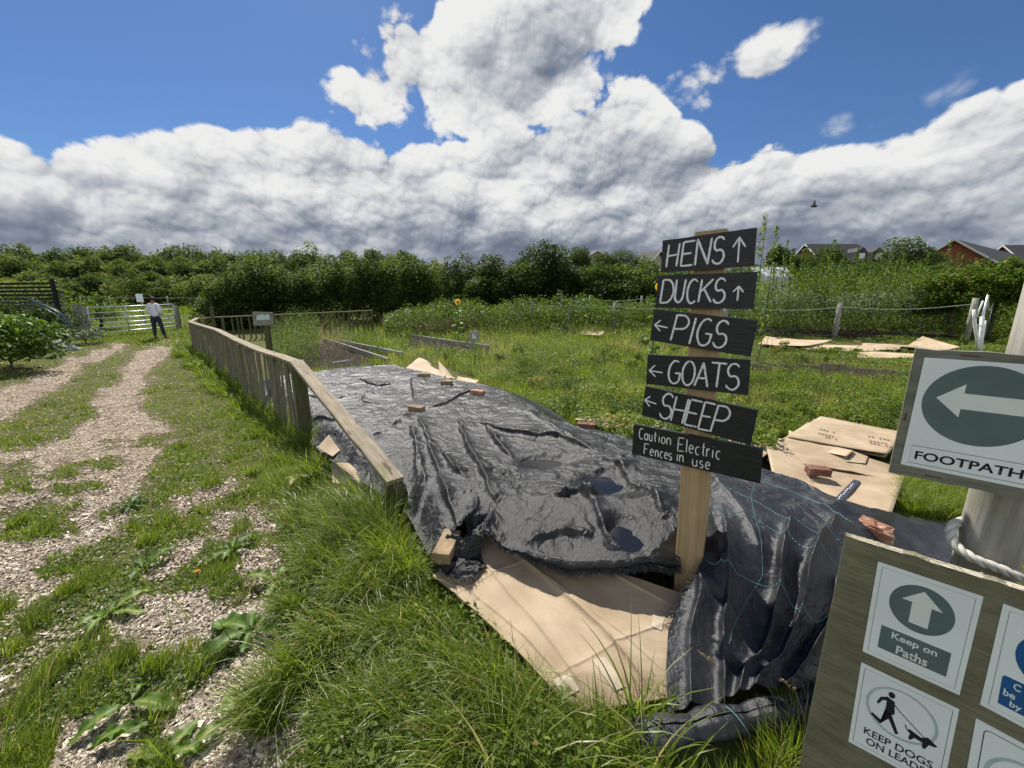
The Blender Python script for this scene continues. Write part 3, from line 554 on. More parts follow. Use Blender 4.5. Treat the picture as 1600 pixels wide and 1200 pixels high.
# flap of sheet tucked under the near brick
S = coons([(700, 842, .20), (752, 842, .22)], [(683, 897, .10), (705, 905, .10), (733, 914, .09), (758, 893, .09)], [(683, 897, .10), (672, 870, .12), (700, 842, .20)], [(758, 893, .09), (752, 870, .12), (752, 842, .22)], 70, 70)
S[..., 2] += .022 * (ridg(S[..., 0] * 9, S[..., 1] * 9, 3) - .6) + .018; sheetobj('flap', S, M['tarp'], tarp); fray(tarp, np.concatenate([S[0], S[:30, -1]]), 260, .025, (.3, -.8, -.2))
# woven fabric draped at the right of the signpost
farB = [(1060, 712, .22), (1120, 726, .24), (1190, 742, .25), (1250, 764, .25), (1300, 788, .26), (1330, 806, .24), (1400, 806, .12), (1480, 820, .05), (1560, 845, .02)]
nearB = [(1044, 1112, .02), (1100, 1108, .02), (1170, 1104, .03), (1240, 1098, .02), (1300, 1092, .02), (1420, 1092, .02)]
leftB = [(1044, 1112, .02), (1040, 1050, .06), (1044, 985, .12), (1066, 930, .19), (1097, 888, .26), (1094, 850, .32), (1085, 810, .33), (1075, 760, .30), (1060, 712, .22)]
rightB = [(1420, 1092, .02), (1450, 1010, .02), (1500, 930, .02), (1560, 845, .02)]
SB = coons(farB, nearB, leftB, rightB, 300, 300); XB, YB = SB[..., 0], SB[..., 1]; nv, nu, _ = SB.shape; uu, vv = np.meshgrid(np.linspace(0, 1, nu), np.linspace(0, 1, nv))
edB = sst(np.minimum(np.minimum(uu, 1 - uu) * 10, np.minimum(vv, 1 - vv) * 9), 0, 1)
SB[..., 2] += edB * .11 * sst(vv, .1, .5) * (1 - sst(uu, .6, .95))
FB = [([(1092, 890), (1085, 960), (1082, 1030), (1080, 1105)], .045, .03), ([(1120, 880), (1128, 960), (1138, 1030), (1140, 1105)], .06, .028), ([(1230, 870), (1208, 930), (1192, 1000), (1165, 1060), (1145, 1105)], .075, .032),
      ([(1300, 860), (1262, 930), (1222, 1010), (1190, 1060), (1170, 1105)], .08, .035), ([(1310, 950), (1270, 1010), (1225, 1070), (1200, 1100)], .07, .03), ([(1105, 800), (1150, 880), (1180, 930)], .035, .05), ([(1100, 850), (1112, 900), (1120, 950)], .05, .025), ([(1340, 830), (1280, 850), (1200, 850)], .02, .05), ([(1330, 815), (1290, 792), (1230, 770)], .03, .03)]
SB[..., 2] += folds(XB, YB, FB, .15, .02); kx, ky = XB + .2 * fbm(XB * 2, YB * 2, 3), YB + .2 * fbm(XB * 2 + 3, YB * 2, 3)
SB[..., 2] += edB * (.010 * (ridg(kx * 2.2, ky * 2.2, 4) - .6) + .012 * fbm(XB * 3, YB * 3, 3)) + .004
fab = sheetobj('weed_fabric', SB, M['weave']); tag(fab, 'woven black fabric with teal threads draped right of the signpost', 'weed fabric')
fray(fab, SB[40:190, 0], 420, .030, (-1, -.1, .1))
for v_, mt in ((.30, 'teal'), (.46, 'teal'), (.58, 'teal'), (.70, 'chalk'), (.80, 'teal'), (.90, 'chalk')):
    mb = MB(); ln = []
    for i in range(6, 215):
        t_ = i / (nu - 1); r_ = int(min(nv - 1, (v_ - .16 * t_ + .012 * math.sin(i * .06 + v_ * 9)) * nv)); p = SB[max(r_, 2), i]; ln.append((p[0], p[1], p[2] + .0016))
    mb.tube(ln, .0011 if mt == 'teal' else .0007, 4); obj('marker_thread', mb, M['teal'] if mt == 'teal' else M['weave'], fab)
for u_ in (.22,):
    mb = MB(); mb.tube([(SB[j, int(u_*nu)+int(6*math.sin(j*.03))][0], SB[j, int(u_*nu)+int(6*math.sin(j*.03))][1], SB[j, int(u_*nu)+int(6*math.sin(j*.03))][2] + .0016) for j in range(30, 280, 2)], .0005, 4); obj('marker_thread', mb, M['teal'], fab)
# rolled end of the fabric lying in the grass
A = P(1008, 1152, .06); B_ = P(1290, 1100, .06); n = 60; th = np.linspace(0, 2 * np.pi * 1.25, 60); S = np.zeros((60, n, 3)); ax_ = (B_ - A).normalized(); sd_ = Vector((-ax_.y, ax_.x, 0))
for i in range(n):
    c = A.lerp(B_, i / (n - 1)); R = (.049 + .006 * math.sin(i * .35) + .006 * float(pn(np.array([i * .3]), np.array([2.]))[0])) * (1 + .15 * (th / 8)) ; R = R * (1 + .10 * pn(th * 1.3, np.full(60, i * .12)))
    S[:, i] = np.array(c)[None] + np.outer(np.cos(th) * R, sd_) + np.outer(np.sin(th) * R * .75, (0, 0, 1))
sheetobj('rolled_edge', S, M['weave'], fab); fray(fab, S[:, 0], 300, .035, (-1, -.2, -.2)); fray(fab, S[:, -1], 300, .04, (.6, .1, .6))
mb = MB(); k_ = 24; ln = [tuple(np.array(A.lerp(B_, .42 + .0045 * j)) + np.array(sd_) * math.cos(j * .17 + .2) * .058 + np.array([0, 0, 1]) * math.sin(j * .17 + .2) * .044) for j in range(-2, 18)]; mb.tube(ln, .0012, 4); obj('marker_thread', mb, M['teal'], fab)
# ================================================================ cardboard
def card(label, q4, m_='card', group=None, thick=.004, curl=.012, n=26, name='cardboard_sheet', mids=None):
    """q4: near-left, near-right, far-right, far-left as (px,py,z)"""
    nl, nr, fr, fl = q4; mids = mids or {}
    S = coons([fl] + mids.get('far', []) + [fr], [nl] + mids.get('near', []) + [nr], [nl] + mids.get('left', []) + [fl], [nr] + mids.get('right', []) + [fr], n, n)
    k = random.uniform(0, 50); c0 = S.reshape(-1, 3).mean(0)
    for _ in range(2):
        a_ = random.uniform(0, 3.14); ds = (S[..., 0] - c0[0]) * math.cos(a_) + (S[..., 1] - c0[1]) * math.sin(a_) + random.uniform(-.05, .05); S[..., 2] += curl * random.uniform(1.5, 4) * (np.abs(ds) - .08) * (1 if random.random() < .6 else -1)
    S[..., 2] += curl * .45 * (fbm(S[..., 0] * 2 + k, S[..., 1] * 2, 3)) + thick
    o = sheetobj(name, S, M[m_], thick=thick); tag(o, label, 'cardboard', group); return o, S
S = coons([(676, 900, .07), (700, 880, .09), (770, 832, .13), (850, 855, .15), (950, 890, .16), (1075, 930, .13)], [(905, 1114, .02), (960, 1104, .025), (1048, 1090, .02)], [(905, 1114, .02), (862, 1075, .06), (800, 1010, .08), (740, 950, .08), (676, 900, .07)], [(1048, 1090, .02), (1062, 1010, .08), (1075, 930, .13)], 240, 240)
crz = folds(S[..., 0], S[..., 1], [([(770, 850), (860, 925), (940, 990), (1020, 1070)], .020, .02), ([(745, 870), (800, 940), (870, 1020), (930, 1095)], .012, .02), ([(800, 850), (1000, 940), (1050, 960)], .010, .015), ([(712, 905), (790, 975), (880, 1060), (925, 1100)], .008, .008), ([(830, 900), (920, 965), (1040, 1045)], .006, .006), ([(700, 935), (780, 900), (850, 880)], .005, .01), ([(860, 1060), (950, 1015), (1050, 980)], .005, .007)], .07, .004)
S[..., 2] += crz + .008 * fbm(S[..., 0] * 2.5, S[..., 1] * 2.5, 3)
cb = sheetobj('cardboard_sheet', S, M['card'], thick=.006); tag(cb, 'large flattened brown cardboard sheet poking out below the black plastic by the signpost', 'cardboard')
def onS(S, px, py, dz=.0015):
    z = .08
    for _ in range(6): p = P(px, py, z); z = float(S[..., 2].ravel()[np.argmin((S[..., 0].ravel() - p.x) ** 2 + (S[..., 1].ravel() - p.y) ** 2)])
    return P(px, py, z + dz)
def tapeq(S, q, m_, par, name='tape', n=8):
    a, b, c, d = q; mb = MB(); g_ = []
    for i in range(n + 1):
        for j in range(n + 1):
            u, v = i / n, j / n; g_.append(onS(S, (1-v)*((1-u)*a[0]+u*b[0]) + v*((1-u)*d[0]+u*c[0]), (1-v)*((1-u)*a[1]+u*b[1]) + v*((1-u)*d[1]+u*c[1]), .0025))
    mb.add(g_, [(i*(n+1)+j, (i+1)*(n+1)+j, (i+1)*(n+1)+j+1, i*(n+1)+j+1) for i in range(n) for j in range(n)]); return obj(name, mb, M[m_], par, smooth=True)
tapeq(S, [(925, 1030), (945, 1026), (978, 1072), (960, 1080)], 'tape', cb); tapeq(S, [(862, 1062), (890, 1052), (905, 1078), (884, 1090)], 'tape', cb); tapeq(S, [(1020, 960), (1038, 966), (1034, 985), (1018, 978)], 'tape', cb)
SCARD = S
# ================================================================ stroke lettering
def arc(cx, cy, rx, ry, a0, a1, n=12): return [(cx + rx * math.cos(rad(a0 + (a1 - a0) * i / n)), cy + ry * math.sin(rad(a0 + (a1 - a0) * i / n))) for i in range(n + 1)]
GL = {'H': [[(0, 0), (.04, 1)], [(.92, 0), (1, 1)], [(0, .48), (.96, .52)]], 'E': [[(0, 0), (.03, 1)], [(0, 0), (1, .03)], [(0, .5), (.8, .52)], [(.03, 1), (1, 1)]],
      'N': [[(0, 0), (.02, 1), (.9, .02), (1, 1)]], 'S': [arc(.5, .74, .42, .26, 30, 250) + arc(.5, .27, .48, .27, 80, -160)], 'D': [[(0, 0), (.05, 1)], [(.05, 1)] + arc(.35, .5, .62, .5, 75, -75) + [(0, 0)]],
      'U': [[(0, 1), (.02, .35)] + arc(.48, .32, .45, .32, 180, 360) + [(1, 1)]], 'C': [arc(.55, .5, .52, .5, 50, 310, 18)], 'K': [[(0, 0), (.05, 1)], [(.95, 1), (.05, .45)], [(.3, .6), (1, 0)]],
      'P': [[(0, 0), (.08, 1)], [(.0, .97)] + arc(.45, .74, .52, .26, 80, -90) + [(.05, .46)]], 'I': [[(.4, 0), (.6, 1)]], 'G': [arc(.55, .5, .52, .5, 60, 320, 18) + [(.98, .46), (.55, .46)]],
      'O': [arc(.5, .5, .5, .5, 90, 450, 24)], 'A': [[(0, 0), (.5, 1), (1, 0)], [(.2, .36), (.82, .36)]], 'T': [[(.5, 0), (.52, 1)], [(0, 1), (1, .98)]], 'F': [[(0, 0), (.03, 1)], [(.03, 1), (1, 1)], [(.02, .52), (.75, .53)]], 'L': [[(.05, 1), (0, 0), (.9, 0)]],
      'R': [[(0, 0), (.04, 1)] + arc(.4, .75, .5, .25, 90, -90) + [(.1, .5), (1, 0)]], 'M': [[(0, 0), (.1, 1), (.5, .3), (.9, 1), (1, 0)]],
      'a': [arc(.45, .3, .42, .3, 20, 340, 14), [(.9, .62), (.9, .05), (1, 0)]], 'u': [[(.05, .6), (.05, .25)] + arc(.45, .25, .4, .25, 180, 360) + [(.87, .6), (.9, 0)]], 't': [[(.5, .95), (.45, .15), (.8, 0)], [(.1, .65), (.95, .65)]],
      'i': [[(.5, .6), (.5, 0)], [(.5, .82), (.52, .86)]], 'o': [arc(.5, .3, .45, .3, 90, 450, 18)], 'n': [[(.05, .6), (.05, 0)], [(.05, .35)] + arc(.48, .3, .4, .3, 150, 0) + [(.9, 0)]], 'l': [[(.5, 1), (.45, 0)]],
      'e': [[(.1, .33), (.9, .36)] + arc(.5, .32, .42, .3, 10, 320, 16)], 'c': [arc(.55, .3, .45, .3, 50, 310, 14)], 'r': [[(.1, .6), (.15, 0)], [(.15, .35)] + arc(.6, .3, .4, .3, 150, 60)], 's': [arc(.5, .46, .36, .15, 30, 250, 8) + arc(.5, .15, .42, .16, 80, -160, 8)],
      '<': [[(.02, .5), (1, .42)], [(.42, .95), (.0, .5), (.5, .05)]], '^': [[(.5, 0), (.5, .98)], [(0, .62), (.5, 1), (1, .60)]]}
class Face:
    """a flat sign face given by four corners in space; u across, v up"""
    def __init__(s, tl, tr, br, bl):
        s.c = [Vector(x) for x in (tl, tr, br, bl)]; s.n = (s.c[3] - s.c[0]).cross(s.c[1] - s.c[0]).normalized()
        s.w = ((s.c[1] - s.c[0]).length + (s.c[2] - s.c[3]).length) / 2; s.h = ((s.c[0] - s.c[3]).length + (s.c[1] - s.c[2]).length) / 2
    def p(s, u, v, off=0.0):
        tl, tr, br, bl = s.c; return (bl * (1-u) + br * u) * (1-v) + (tl * (1-u) + tr * u) * v + s.n * off
    def poly(s, mb, pts, off, th=.0006):
        a = [s.p(u, v, off) for u, v in pts]; mb.prism(a, s.n * th)
    def ring(s, mb, pts, wd, off, closed=True):
        n = len(pts); q = [Vector((u * s.w, v * s.h)) for u, v in pts]; out = []
        for i in range(n):
            a = q[(i-1) % n] if (closed or i) else q[i]; b = q[(i+1) % n] if (closed or i < n-1) else q[i]; d = (b - a).normalized(); k = Vector((-d.y, d.x)) * wd / 2
            out += [q[i] + k, q[i] - k]
        vs = [s.p(x.x / s.w, x.y / s.h, off) for x in out]; m_ = n if closed else n - 1
        mb.add(vs, [(2*i, 2*i+1, (2*i+3) % (2*n), (2*i+2) % (2*n)) for i in range(m_)])
    def stroke(s, mb, pts, wd, off, jit=.0):
        pts = [(u + random.uniform(-jit, jit) / s.w, v + random.uniform(-jit, jit) / s.h) for u, v in pts]; dense = []
        for i in range(len(pts) - 1):
            L = math.hypot((pts[i+1][0]-pts[i][0]) * s.w, (pts[i+1][1]-pts[i][1]) * s.h); k = max(1, int(L / .004))
            dense += [(pts[i][0] + (pts[i+1][0]-pts[i][0]) * j / k, pts[i][1] + (pts[i+1][1]-pts[i][1]) * j / k) for j in range(k)]
        dense.append(pts[-1]); q = [Vector((u * s.w, v * s.h)) for u, v in dense]; out = []; n = len(q)
        for i in range(n):
            d = (q[min(i+1, n-1)] - q[max(i-1, 0)]).normalized() if n > 1 else Vector((1, 0)); e = min(i, n-1-i); w_ = wd * (1 if e > 1 else (.45, .85)[e]) * random.uniform(.86, 1.12); k = Vector((-d.y, d.x)) * w_ / 2; out += [q[i] + k, q[i] - k]
        vs = [s.p(x.x / s.w, x.y / s.h, off) for x in out]; mb.add(vs, [(2*i, 2*i+1, 2*i+3, 2*i+2) for i in range(n-1)])
    def text(s, mb, ch, u0, u1, v0, v1, wd, off=.0008, jit=.0006, slant=0.0):
        for k, st in enumerate(GL[ch]): s.stroke(mb, [(u0 + (u1-u0) * x + slant * (v0+(v1-v0)*y - v0), v0 + (v1-v0) * y) for x, y in st], wd, off + .00012 * k, jit)
    def font(s, name, txt, u0, u1, v0, v1, m_, parent, off=.0008, bold=0.0):
        cu_ = bpy.data.curves.new(name, 'FONT'); cu_.body = txt; cu_.offset = bold; cu_.resolution_u = 3; to = bpy.data.objects.new(name, cu_); COL.objects.link(to); bpy.context.view_layer.update()
        me = bpy.data.meshes.new_from_object(to.evaluated_get(bpy.context.evaluated_depsgraph_get())); bpy.data.objects.remove(to); xs = [v.co.x for v in me.vertices]; ys = [v.co.y for v in me.vertices]; a, b, c, d = min(xs), max(xs), min(ys), max(ys)
        for v in me.vertices: v.co = s.p(u0 + (u1-u0) * (v.co.x-a) / (b-a), v0 + (v1-v0) * (v.co.y-c) / (d-c), off)
        me.materials.clear(); me.update(); return finish(name, me, m_, parent)
def onplane(px, py, p0, n):
    r = ray(px, py); o_ = Vector((0, 0, EYE)); k = (p0 - o_).dot(n) / r.dot(n); return o_ + r * k
# ---------------------------------------------------------------- direction signpost
pb = P(1052, 940, .01); nS = Vector((-.53, -.85, 0)).normalized()
sgn = thing('signpost', 'softwood signpost with six black boards pointing to the farm animals', 'signpost', (pb.x, pb.y, 0))
bl_, br_, tl_, tr_ = (onplane(*q, pb, nS) for q in ((1051, 941), (1094, 930), (1091, 362), (1130, 357)))
wv_ = (br_ - bl_).length; mb = MB(); b0 = (bl_ + br_) / 2 - nS * wv_ * .5; t0 = (tl_ + tr_) / 2 - nS * wv_ * .5
axd = (t0 - b0).normalized(); b0 = b0 - axd * (b0.z + .15) / axd.z; mb.plank(b0, t0, (tr_ - tl_).length * .5 + wv_ * .5, wv_ * .95, up=-nS, n=14, jit=.0006, bev=.004); obj('post', mb, M['post'], sgn)
BO = [('HENS', [(1035.5, 376), (1183, 355.5), (1178.5, 415.5), (1032.5, 425.6)], [('H', 172, 222), ('E', 238, 290), ('N', 300, 360), ('S', 370, 418)], (.14, .88), ('^', 452, 502, .12, .80), 148, 541, .0085),
      ('DUCKS', [(1028, 430.5), (1184, 424.5), (1177.6, 483), (1024, 481)], [('D', 148, 205), ('U', 212, 252), ('C', 264, 310), ('K', 320, 372), ('S', 378, 426)], (.16, .86), ('^', 458, 500, .22, .62), 128, 545, .0085),
      ('PIGS', [(1022, 483), (1184.7, 501), (1173, 557.6), (1015.6, 531.7)], [('P', 208, 272), ('I', 282, 305), ('G', 314, 375), ('S', 385, 440)], (.10, .90), ('<', 124, 186, .32, .70), 112, 546, .0085),
      ('GOATS', [(1012, 554), (1173, 562.5), (1169, 617.6), (1009.6, 600)], [('G', 182, 236), ('O', 244, 296), ('A', 300, 356), ('T', 360, 422), ('S', 424, 476)], (.12, .86), ('<', 98, 160, .26, .68), 86, 515, .0085),
      ('SHEEP', [(1008.5, 603.7), (1184.7, 642), (1173, 696), (1002.5, 648.7)], [('S', 154, 208), ('H', 212, 266), ('E', 272, 326), ('E', 332, 380), ('P', 384, 442)], (.08, .92), ('<', 82, 138, .34, .74), 76, 546, .0085)]
def boardmb(F_, th):
    mb = MB(); n = 14; vs = []; gs = []; rows = [(0, 0), (0, th), (1, th), (1, 0)]; k = random.uniform(0, 40)
    for i in range(n + 1):
        u = i / n; e0, e1 = random.uniform(-.006, .006), random.uniform(-.006, .006)
        for v, z in rows: vs.append(F_.p(u, v + (e0 if v == 0 else e1), -z)); gs.append((u * F_.w + k, v * F_.h, z))
    fs = [(3, 2, 1, 0), tuple(n*4 + j for j in (0, 1, 2, 3))]
    for i in range(n):
        for j in range(4): fs.append((i*4+j, i*4+(j+1) % 4, (i+1)*4+(j+1) % 4, (i+1)*4+j))
    mb.add(vs, fs, gs); return mb
for nm, cs, chs, (v0, v1), ar, x0, x1, wd in BO:
    F = Face(*[onplane(a, b, pb + nS * .022, nS) for a, b in cs])
    b = obj('sign_board', boardmb(F, .021), M['black'], sgn); tag(b, 'black board painted ' + nm)
    mb = MB()
    for c, a0, a1 in chs: F.text(mb, c, (a0 - x0) / (x1 - x0), (a1 - x0) / (x1 - x0), v0 + random.uniform(-.02, .02), v1 + random.uniform(-.02, .02), wd, slant=.02)
    [obj('screw', (lambda q_: (q_.tube([F.p(x_, y_, -.001), F.p(x_, y_, .0012)], .0035, 8), q_)[1])(MB()), M['rust'], b) for x_, y_ in ((.44, .90), (.50, .10))]; c, a0, a1, w0, w1 = ar; F.text(mb, c, (a0 - x0) / (x1 - x0), (a1 - x0) / (x1 - x0), w0, w1, wd * .8); obj('lettering', mb, M['chalk'], b)
F = Face(*[onplane(a, b, pb + nS * .022, nS) for a, b in [(990.5, 663), (1192.6, 702), (1188, 755.6), (987.5, 708.7)]])
b = obj('sign_board', boardmb(F, .021), M['black'], sgn); tag(b, 'black caution board lowest on the post'); mb = MB()
def small(txt, xs, y0, y1, d0=0):
    for c, a0, a1 in zip(txt, xs[::2], xs[1::2]):
        u0, u1 = (a0 - 28) / 539, (a1 - 28) / 539; F.text(mb, c, u0, u1, y0, y1, .0048, jit=.0004)
small('Caution', [56, 76, 82, 99, 104, 120, 124, 140, 146, 154, 160, 178, 184, 204], .56, .92)
small('Electric', [235, 262, 268, 276, 282, 302, 308, 328, 334, 350, 354, 370, 376, 384, 392, 412], .44, .86)
small('Fences', [85, 106, 112, 130, 136, 152, 158, 174, 178, 194, 197, 212], .08, .44); small('in', [232, 240, 245, 263], .10, .46); small('use', [300, 322, 330, 346, 354, 374], .06, .42)
obj('lettering', mb, M['chalk'], b)
# ---------------------------------------------------------------- footpath sign and notice board
tB = Vector((.737, -.676, 0)); nB = Vector((-.676, -.737, 0)); KD = 1.04
p0 = Vector((0, 0, EYE)) + ray(1444.6, 558.5) * KD
def sgn_t(px, py, p=p0): return (onplane(px, py, p, nB) - p).dot(tB)
PL = onplane(1410, 725.7, p0, nB); hp = p0.z - PL.z; wp_ = sgn_t(1436.5, 700) + sgn_t(1595.6, 735); wp_ = max(.19, min(.25, wp_))
postc = p0 + tB * (wp_ * .62 + .072) - nB * .10; postc.z = 0
fps = thing('footpath_signpost', 'round weathered post carrying the FOOTPATH arrow sign at the right edge', 'footpath sign', tuple(postc))
mb = MB(); mb.tube([(postc.x, postc.y, -.2), (postc.x + .004, postc.y, .3), (postc.x + .002, postc.y + .01, .9), (postc.x, postc.y + .01, 1.35), (postc.x, postc.y + .01, 1.72)], [.065, .063, .061, .060, .060], 20); obj('post', mb, M['round'], fps, smooth=True)
def rectface(tl, w_, h_): return Face(tl, tl + tB * w_, tl + tB * w_ - Vector((0, 0, h_)), tl - Vector((0, 0, h_)))
mt_, mb_, ml_ = .022, .030, .020
FB_ = rectface(p0 - tB * ml_ + Vector((0, 0, mt_)) - nB * .002, wp_ + 2 * ml_, hp + mt_ + mb_); mb = boardmb(FB_, .020); bd = obj('sign_board', mb, M['frame'], fps)
F = rectface(p0, wp_, hp); mb = MB(); F.poly(mb, [(0, 0), (1, 0), (1, 1), (0, 1)], -.0012, .0010); po = obj('poster', mb, M['poster'], bd)
rr_ = .100 * KD; cu_, cv_ = .5, .625; mb = MB(); F.poly(mb, [(cu_ + math.cos(t * math.pi / 32) * rr_ / F.w, cv_ + math.sin(t * math.pi / 32) * rr_ / F.h) for t in range(64)], 0, .0002); obj('disc', mb, M['pgreen'], po)
mb = MB(); F.poly(mb, [(.16, .66), (.36, .80), (.36, .72), (.84, .72), (.84, .585), (.36, .585), (.36, .51)], .0004, .0002)
for v in mb.v[:]: pass
obj('arrow', mb, M['pwht'], po); mb = MB(); F.ring(mb, [(.06, .035), (.94, .035), (.94, .20), (.06, .20)], .0012, .0004); obj('border', mb, M['pnavy'], po)
F.font('lettering', 'FOOTPATH', .10, .90, .075, .155, M['pnavy'], po, .0006, .02)
for u, v, dv in ((.30, 1.0 - .03, 0), (.26, .035, 0)):
    mb = MB(); a = FB_.p(u, v, .0004); c = FB_.p(u + .12, v, .0004); mb.plank(a, c, .003, .0015, up=tuple(nB)); obj('staple', mb, M['rust'], bd)
mb = MB(); mb.plank(FB_.p(.035, .44, .0004), FB_.p(.035, .50, .0004), .004, .0015, up=tuple(nB)); obj('staple', mb, M['rust'], bd)
# lower notice board
q0 = Vector((0, 0, EYE)) + ray(1321, 838) * (KD * 1.02)
def onN(px, py): return onplane(px, py, q0, nB)
bh = (q0 - onN(1274, 1200)).z * 1.22; bw = .62
nbd = thing('notice_board', 'green stained plywood notice board with four laminated posters beside the path', 'notice board', tuple(q0 - Vector((0, 0, q0.z)) + tB * .3 - nB * .02))
FN = rectface(q0, bw, bh); mb = boardmb(FN, .022); bb = obj('board', mb, M['plyface'], nbd)
mb = MB(); F_t = Face(q0 - nB * .0222 + Vector((0, 0, .0008)), q0 - nB * .0222 + tB * bw + Vector((0, 0, .0008)), q0 + tB * bw + Vector((0, 0, .0008)) + nB * .0002, q0 + Vector((0, 0, .0008)) + nB * .0002)
for k in range(4):
    a = k * .25; vs = []; n = 60
    for i in range(n + 1): j = random.uniform(-.02, .02); vs += [F_t.p(i / n, a + .02 + j, .0004 * (k % 2)), F_t.p(i / n, a + .235 + j, .0004 * (k % 2))]
    mb.add(vs, [(2*i, 2*i+2, 2*i+3, 2*i+1) for i in range(n)], [(v.dot(tB), k * .3, v.z) for v in map(Vector, vs)])
for i in range(120):
    u = abs(random.gauss(.22, .22)) % .9; a = F_t.p(u, random.choice((.1, .25, .5, .75)), .0006); d = tB * random.uniform(.004, .02) * random.choice((-1, 1)) + Vector((0, 0, random.uniform(.0, .005))) + nB * random.uniform(-.003, .003); mb.tube([a, a + d * .5 + Vector((0, 0, .001)), a + d], .0005, 3)
obj('ply_edge', mb, M['ply'], bb)
mb = MB()
for s_ in (.12, bw - .1):
    c = q0 + tB * s_ - nB * .045; mb.plank((c.x, c.y, -.1), (c.x, c.y, q0.z - .05), .045, .045, up=tuple(nB))
obj('leg', mb, M['frame'], nbd)
def quadN(cs): return Face(*[onN(a, b) + nB * .0012 for a, b in cs])
def poster(cs):
    F = quadN(cs); mb = MB(); F.poly(mb, [(0, 0), (1, 0), (1, 1), (0, 1)], -.0010, .0009); return F, obj('poster', mb, M['poster'], bb)
def circ(cx, cy, rx, ry, n=48): return [(cx + rx * math.cos(2*math.pi*i/n), cy + ry * math.sin(2*math.pi*i/n)) for i in range(n)]
F, po = poster([(1372, 877), (1536.6, 932), (1499, 1086), (1347.5, 1017)])
mb = MB(); F.ring(mb, [(.055, .04), (.945, .04), (.945, .96), (.055, .96)], .0009, .0002); obj('border', mb, M['pgreen'], po)
mb = MB(); F.poly(mb, circ(.5, .67, .32, .235), 0, .0002); F.poly(mb, [(.15, .12), (.85, .12), (.85, .37), (.15, .37)], 0, .0002); obj('panel', mb, M['pgreen'], po)
mb = MB(); F.poly(mb, [(.5, .86), (.70, .72), (.595, .72), (.595, .51), (.405, .51), (.405, .72), (.30, .72)], .0004, .0002); obj('arrow', mb, M['pwht'], po)
F.font('lettering', 'Keep on', .27, .73, .255, .345, M['pwht'], po, .0006, .02); F.font('lettering', 'Paths', .34, .66, .135, .225, M['pwht'], po, .0006, .02)
F, po = poster([(1345.8, 1034.5), (1498.8, 1108), (1472, 1237), (1325.5, 1158)])
mb = MB(); F.ring(mb, [(.05, .045), (.95, .045), (.95, .955), (.05, .955)], .0011, .0002); obj('border', mb, M['pnavy'], po)
mb = MB(); F.ring(mb, circ(.49, .62, .36, .27), .006, .0002); obj('ring', mb, M['ppale'], po)
mb = MB(); F.poly(mb, circ(.37, .80, .035, .035, 16), .0004, .0002)
for pl in ([(.33, .76), (.41, .74), (.43, .60), (.38, .56), (.33, .62)], [(.34, .60), (.40, .58), (.50, .40), (.47, .38), (.37, .53)], [(.33, .62), (.38, .58), (.30, .46), (.20, .50), (.19, .47), (.30, .41), (.40, .55)], [(.33, .76), (.26, .72), (.23, .64), (.25, .63), (.29, .70), (.35, .72)],
           [(.57, .50), (.60, .52), (.72, .49), (.78, .53), (.88, .48), (.86, .46), (.80, .45), (.77, .38), (.74, .39), (.74, .44), (.66, .45), (.62, .40), (.60, .41), (.61, .47)]): F.poly(mb, pl, .0004, .0002)
F.stroke(mb, [(.40, .72), (.46, .67), (.76, .50)], .0022, .0007); F.stroke(mb, [(.57, .50), (.55, .55)], .003, .0007); obj('walker_and_dog', mb, M['pnavy'], po)
F.font('lettering', 'KEEP DOGS', .15, .87, .20, .285, M['pnavy'], po, .0006, .012); F.font('lettering', 'ON LEADS', .19, .81, .09, .175, M['pnavy'], po, .0006, .012)
F, po = poster([(1567.4, 942.8), (1760, 1014), (1722, 1202), (1531, 1100)])
mb = MB(); F.ring(mb, [(.07, .04), (.93, .04), (.93, .96), (.07, .96)], .0009, .0002); obj('border', mb, M['pgreen'], po)
mb = MB(); F.poly(mb, circ(.52, .64, .33, .24), 0, .0002); F.poly(mb, [(.14, .10), (.88, .10), (.88, .36), (.86, .38), (.15, .38), (.13, .36)], 0, .0002); obj('panel', mb, M['pblue'], po)
F.font('lettering', 'C', .235, .30, .29, .355, M['pwht'], po, .0006, .02); F.font('lettering', 'be', .165, .27, .20, .265, M['pwht'], po, .0006, .02); F.font('lettering', 'by', .235, .34, .11, .18, M['pwht'], po, .0006, .02)
F, po = poster([(1525, 1122), (1712, 1222), (1690, 1380), (1500, 1260)])
mb = MB(); F.ring(mb, [(.09, .91), (.11, .935), (.14, .945), (.86, .945), (.89, .935), (.91, .91), (.91, .08), (.09, .08)], .0018, .0002); obj('border', mb, M['pnavy'], po); mb = MB(); F.ring(mb, circ(.5, .55, .34, .25), .008, .0002); obj('ring', mb, M['ppale'], po)
# rope round the post
def rope(path, r, name, label, twist=95):
    pts = [Vector(p) for p in path]; fine = []
    for i in range(len(pts) - 1):
        a, b, c, d = pts[max(i-1, 0)], pts[i], pts[i+1], pts[min(i+2, len(pts)-1)]
        for k in range(14): t = k / 14; fine.append(.5 * ((2*b) + (c-a)*t + (2*a-5*b+4*c-d)*t*t + (3*b-a-3*c+d)*t**3))
    fine.append(pts[-1]); mb = MB()
    for s_ in range(3):
        L = 0; out = []
        for i, p in enumerate(fine):
            d = (fine[min(i+1, len(fine)-1)] - fine[max(i-1, 0)]).normalized(); u = d.cross(Vector((0, 0, 1))).normalized(); v = d.cross(u); 
            if i: L += (p - fine[i-1]).length
            a = L * twist + s_ * 2.094; out.append(p + (u * math.cos(a) + v * math.sin(a)) * r * .52)
        mb.tube(out, r * .56, 8)
    o = obj(name, mb, M['rope'], org=pts[0], smooth=True); tag(o, label, 'rope')
pc = postc; zR = (onplane(1518, 850, p0 - nB * .10, nB)).z
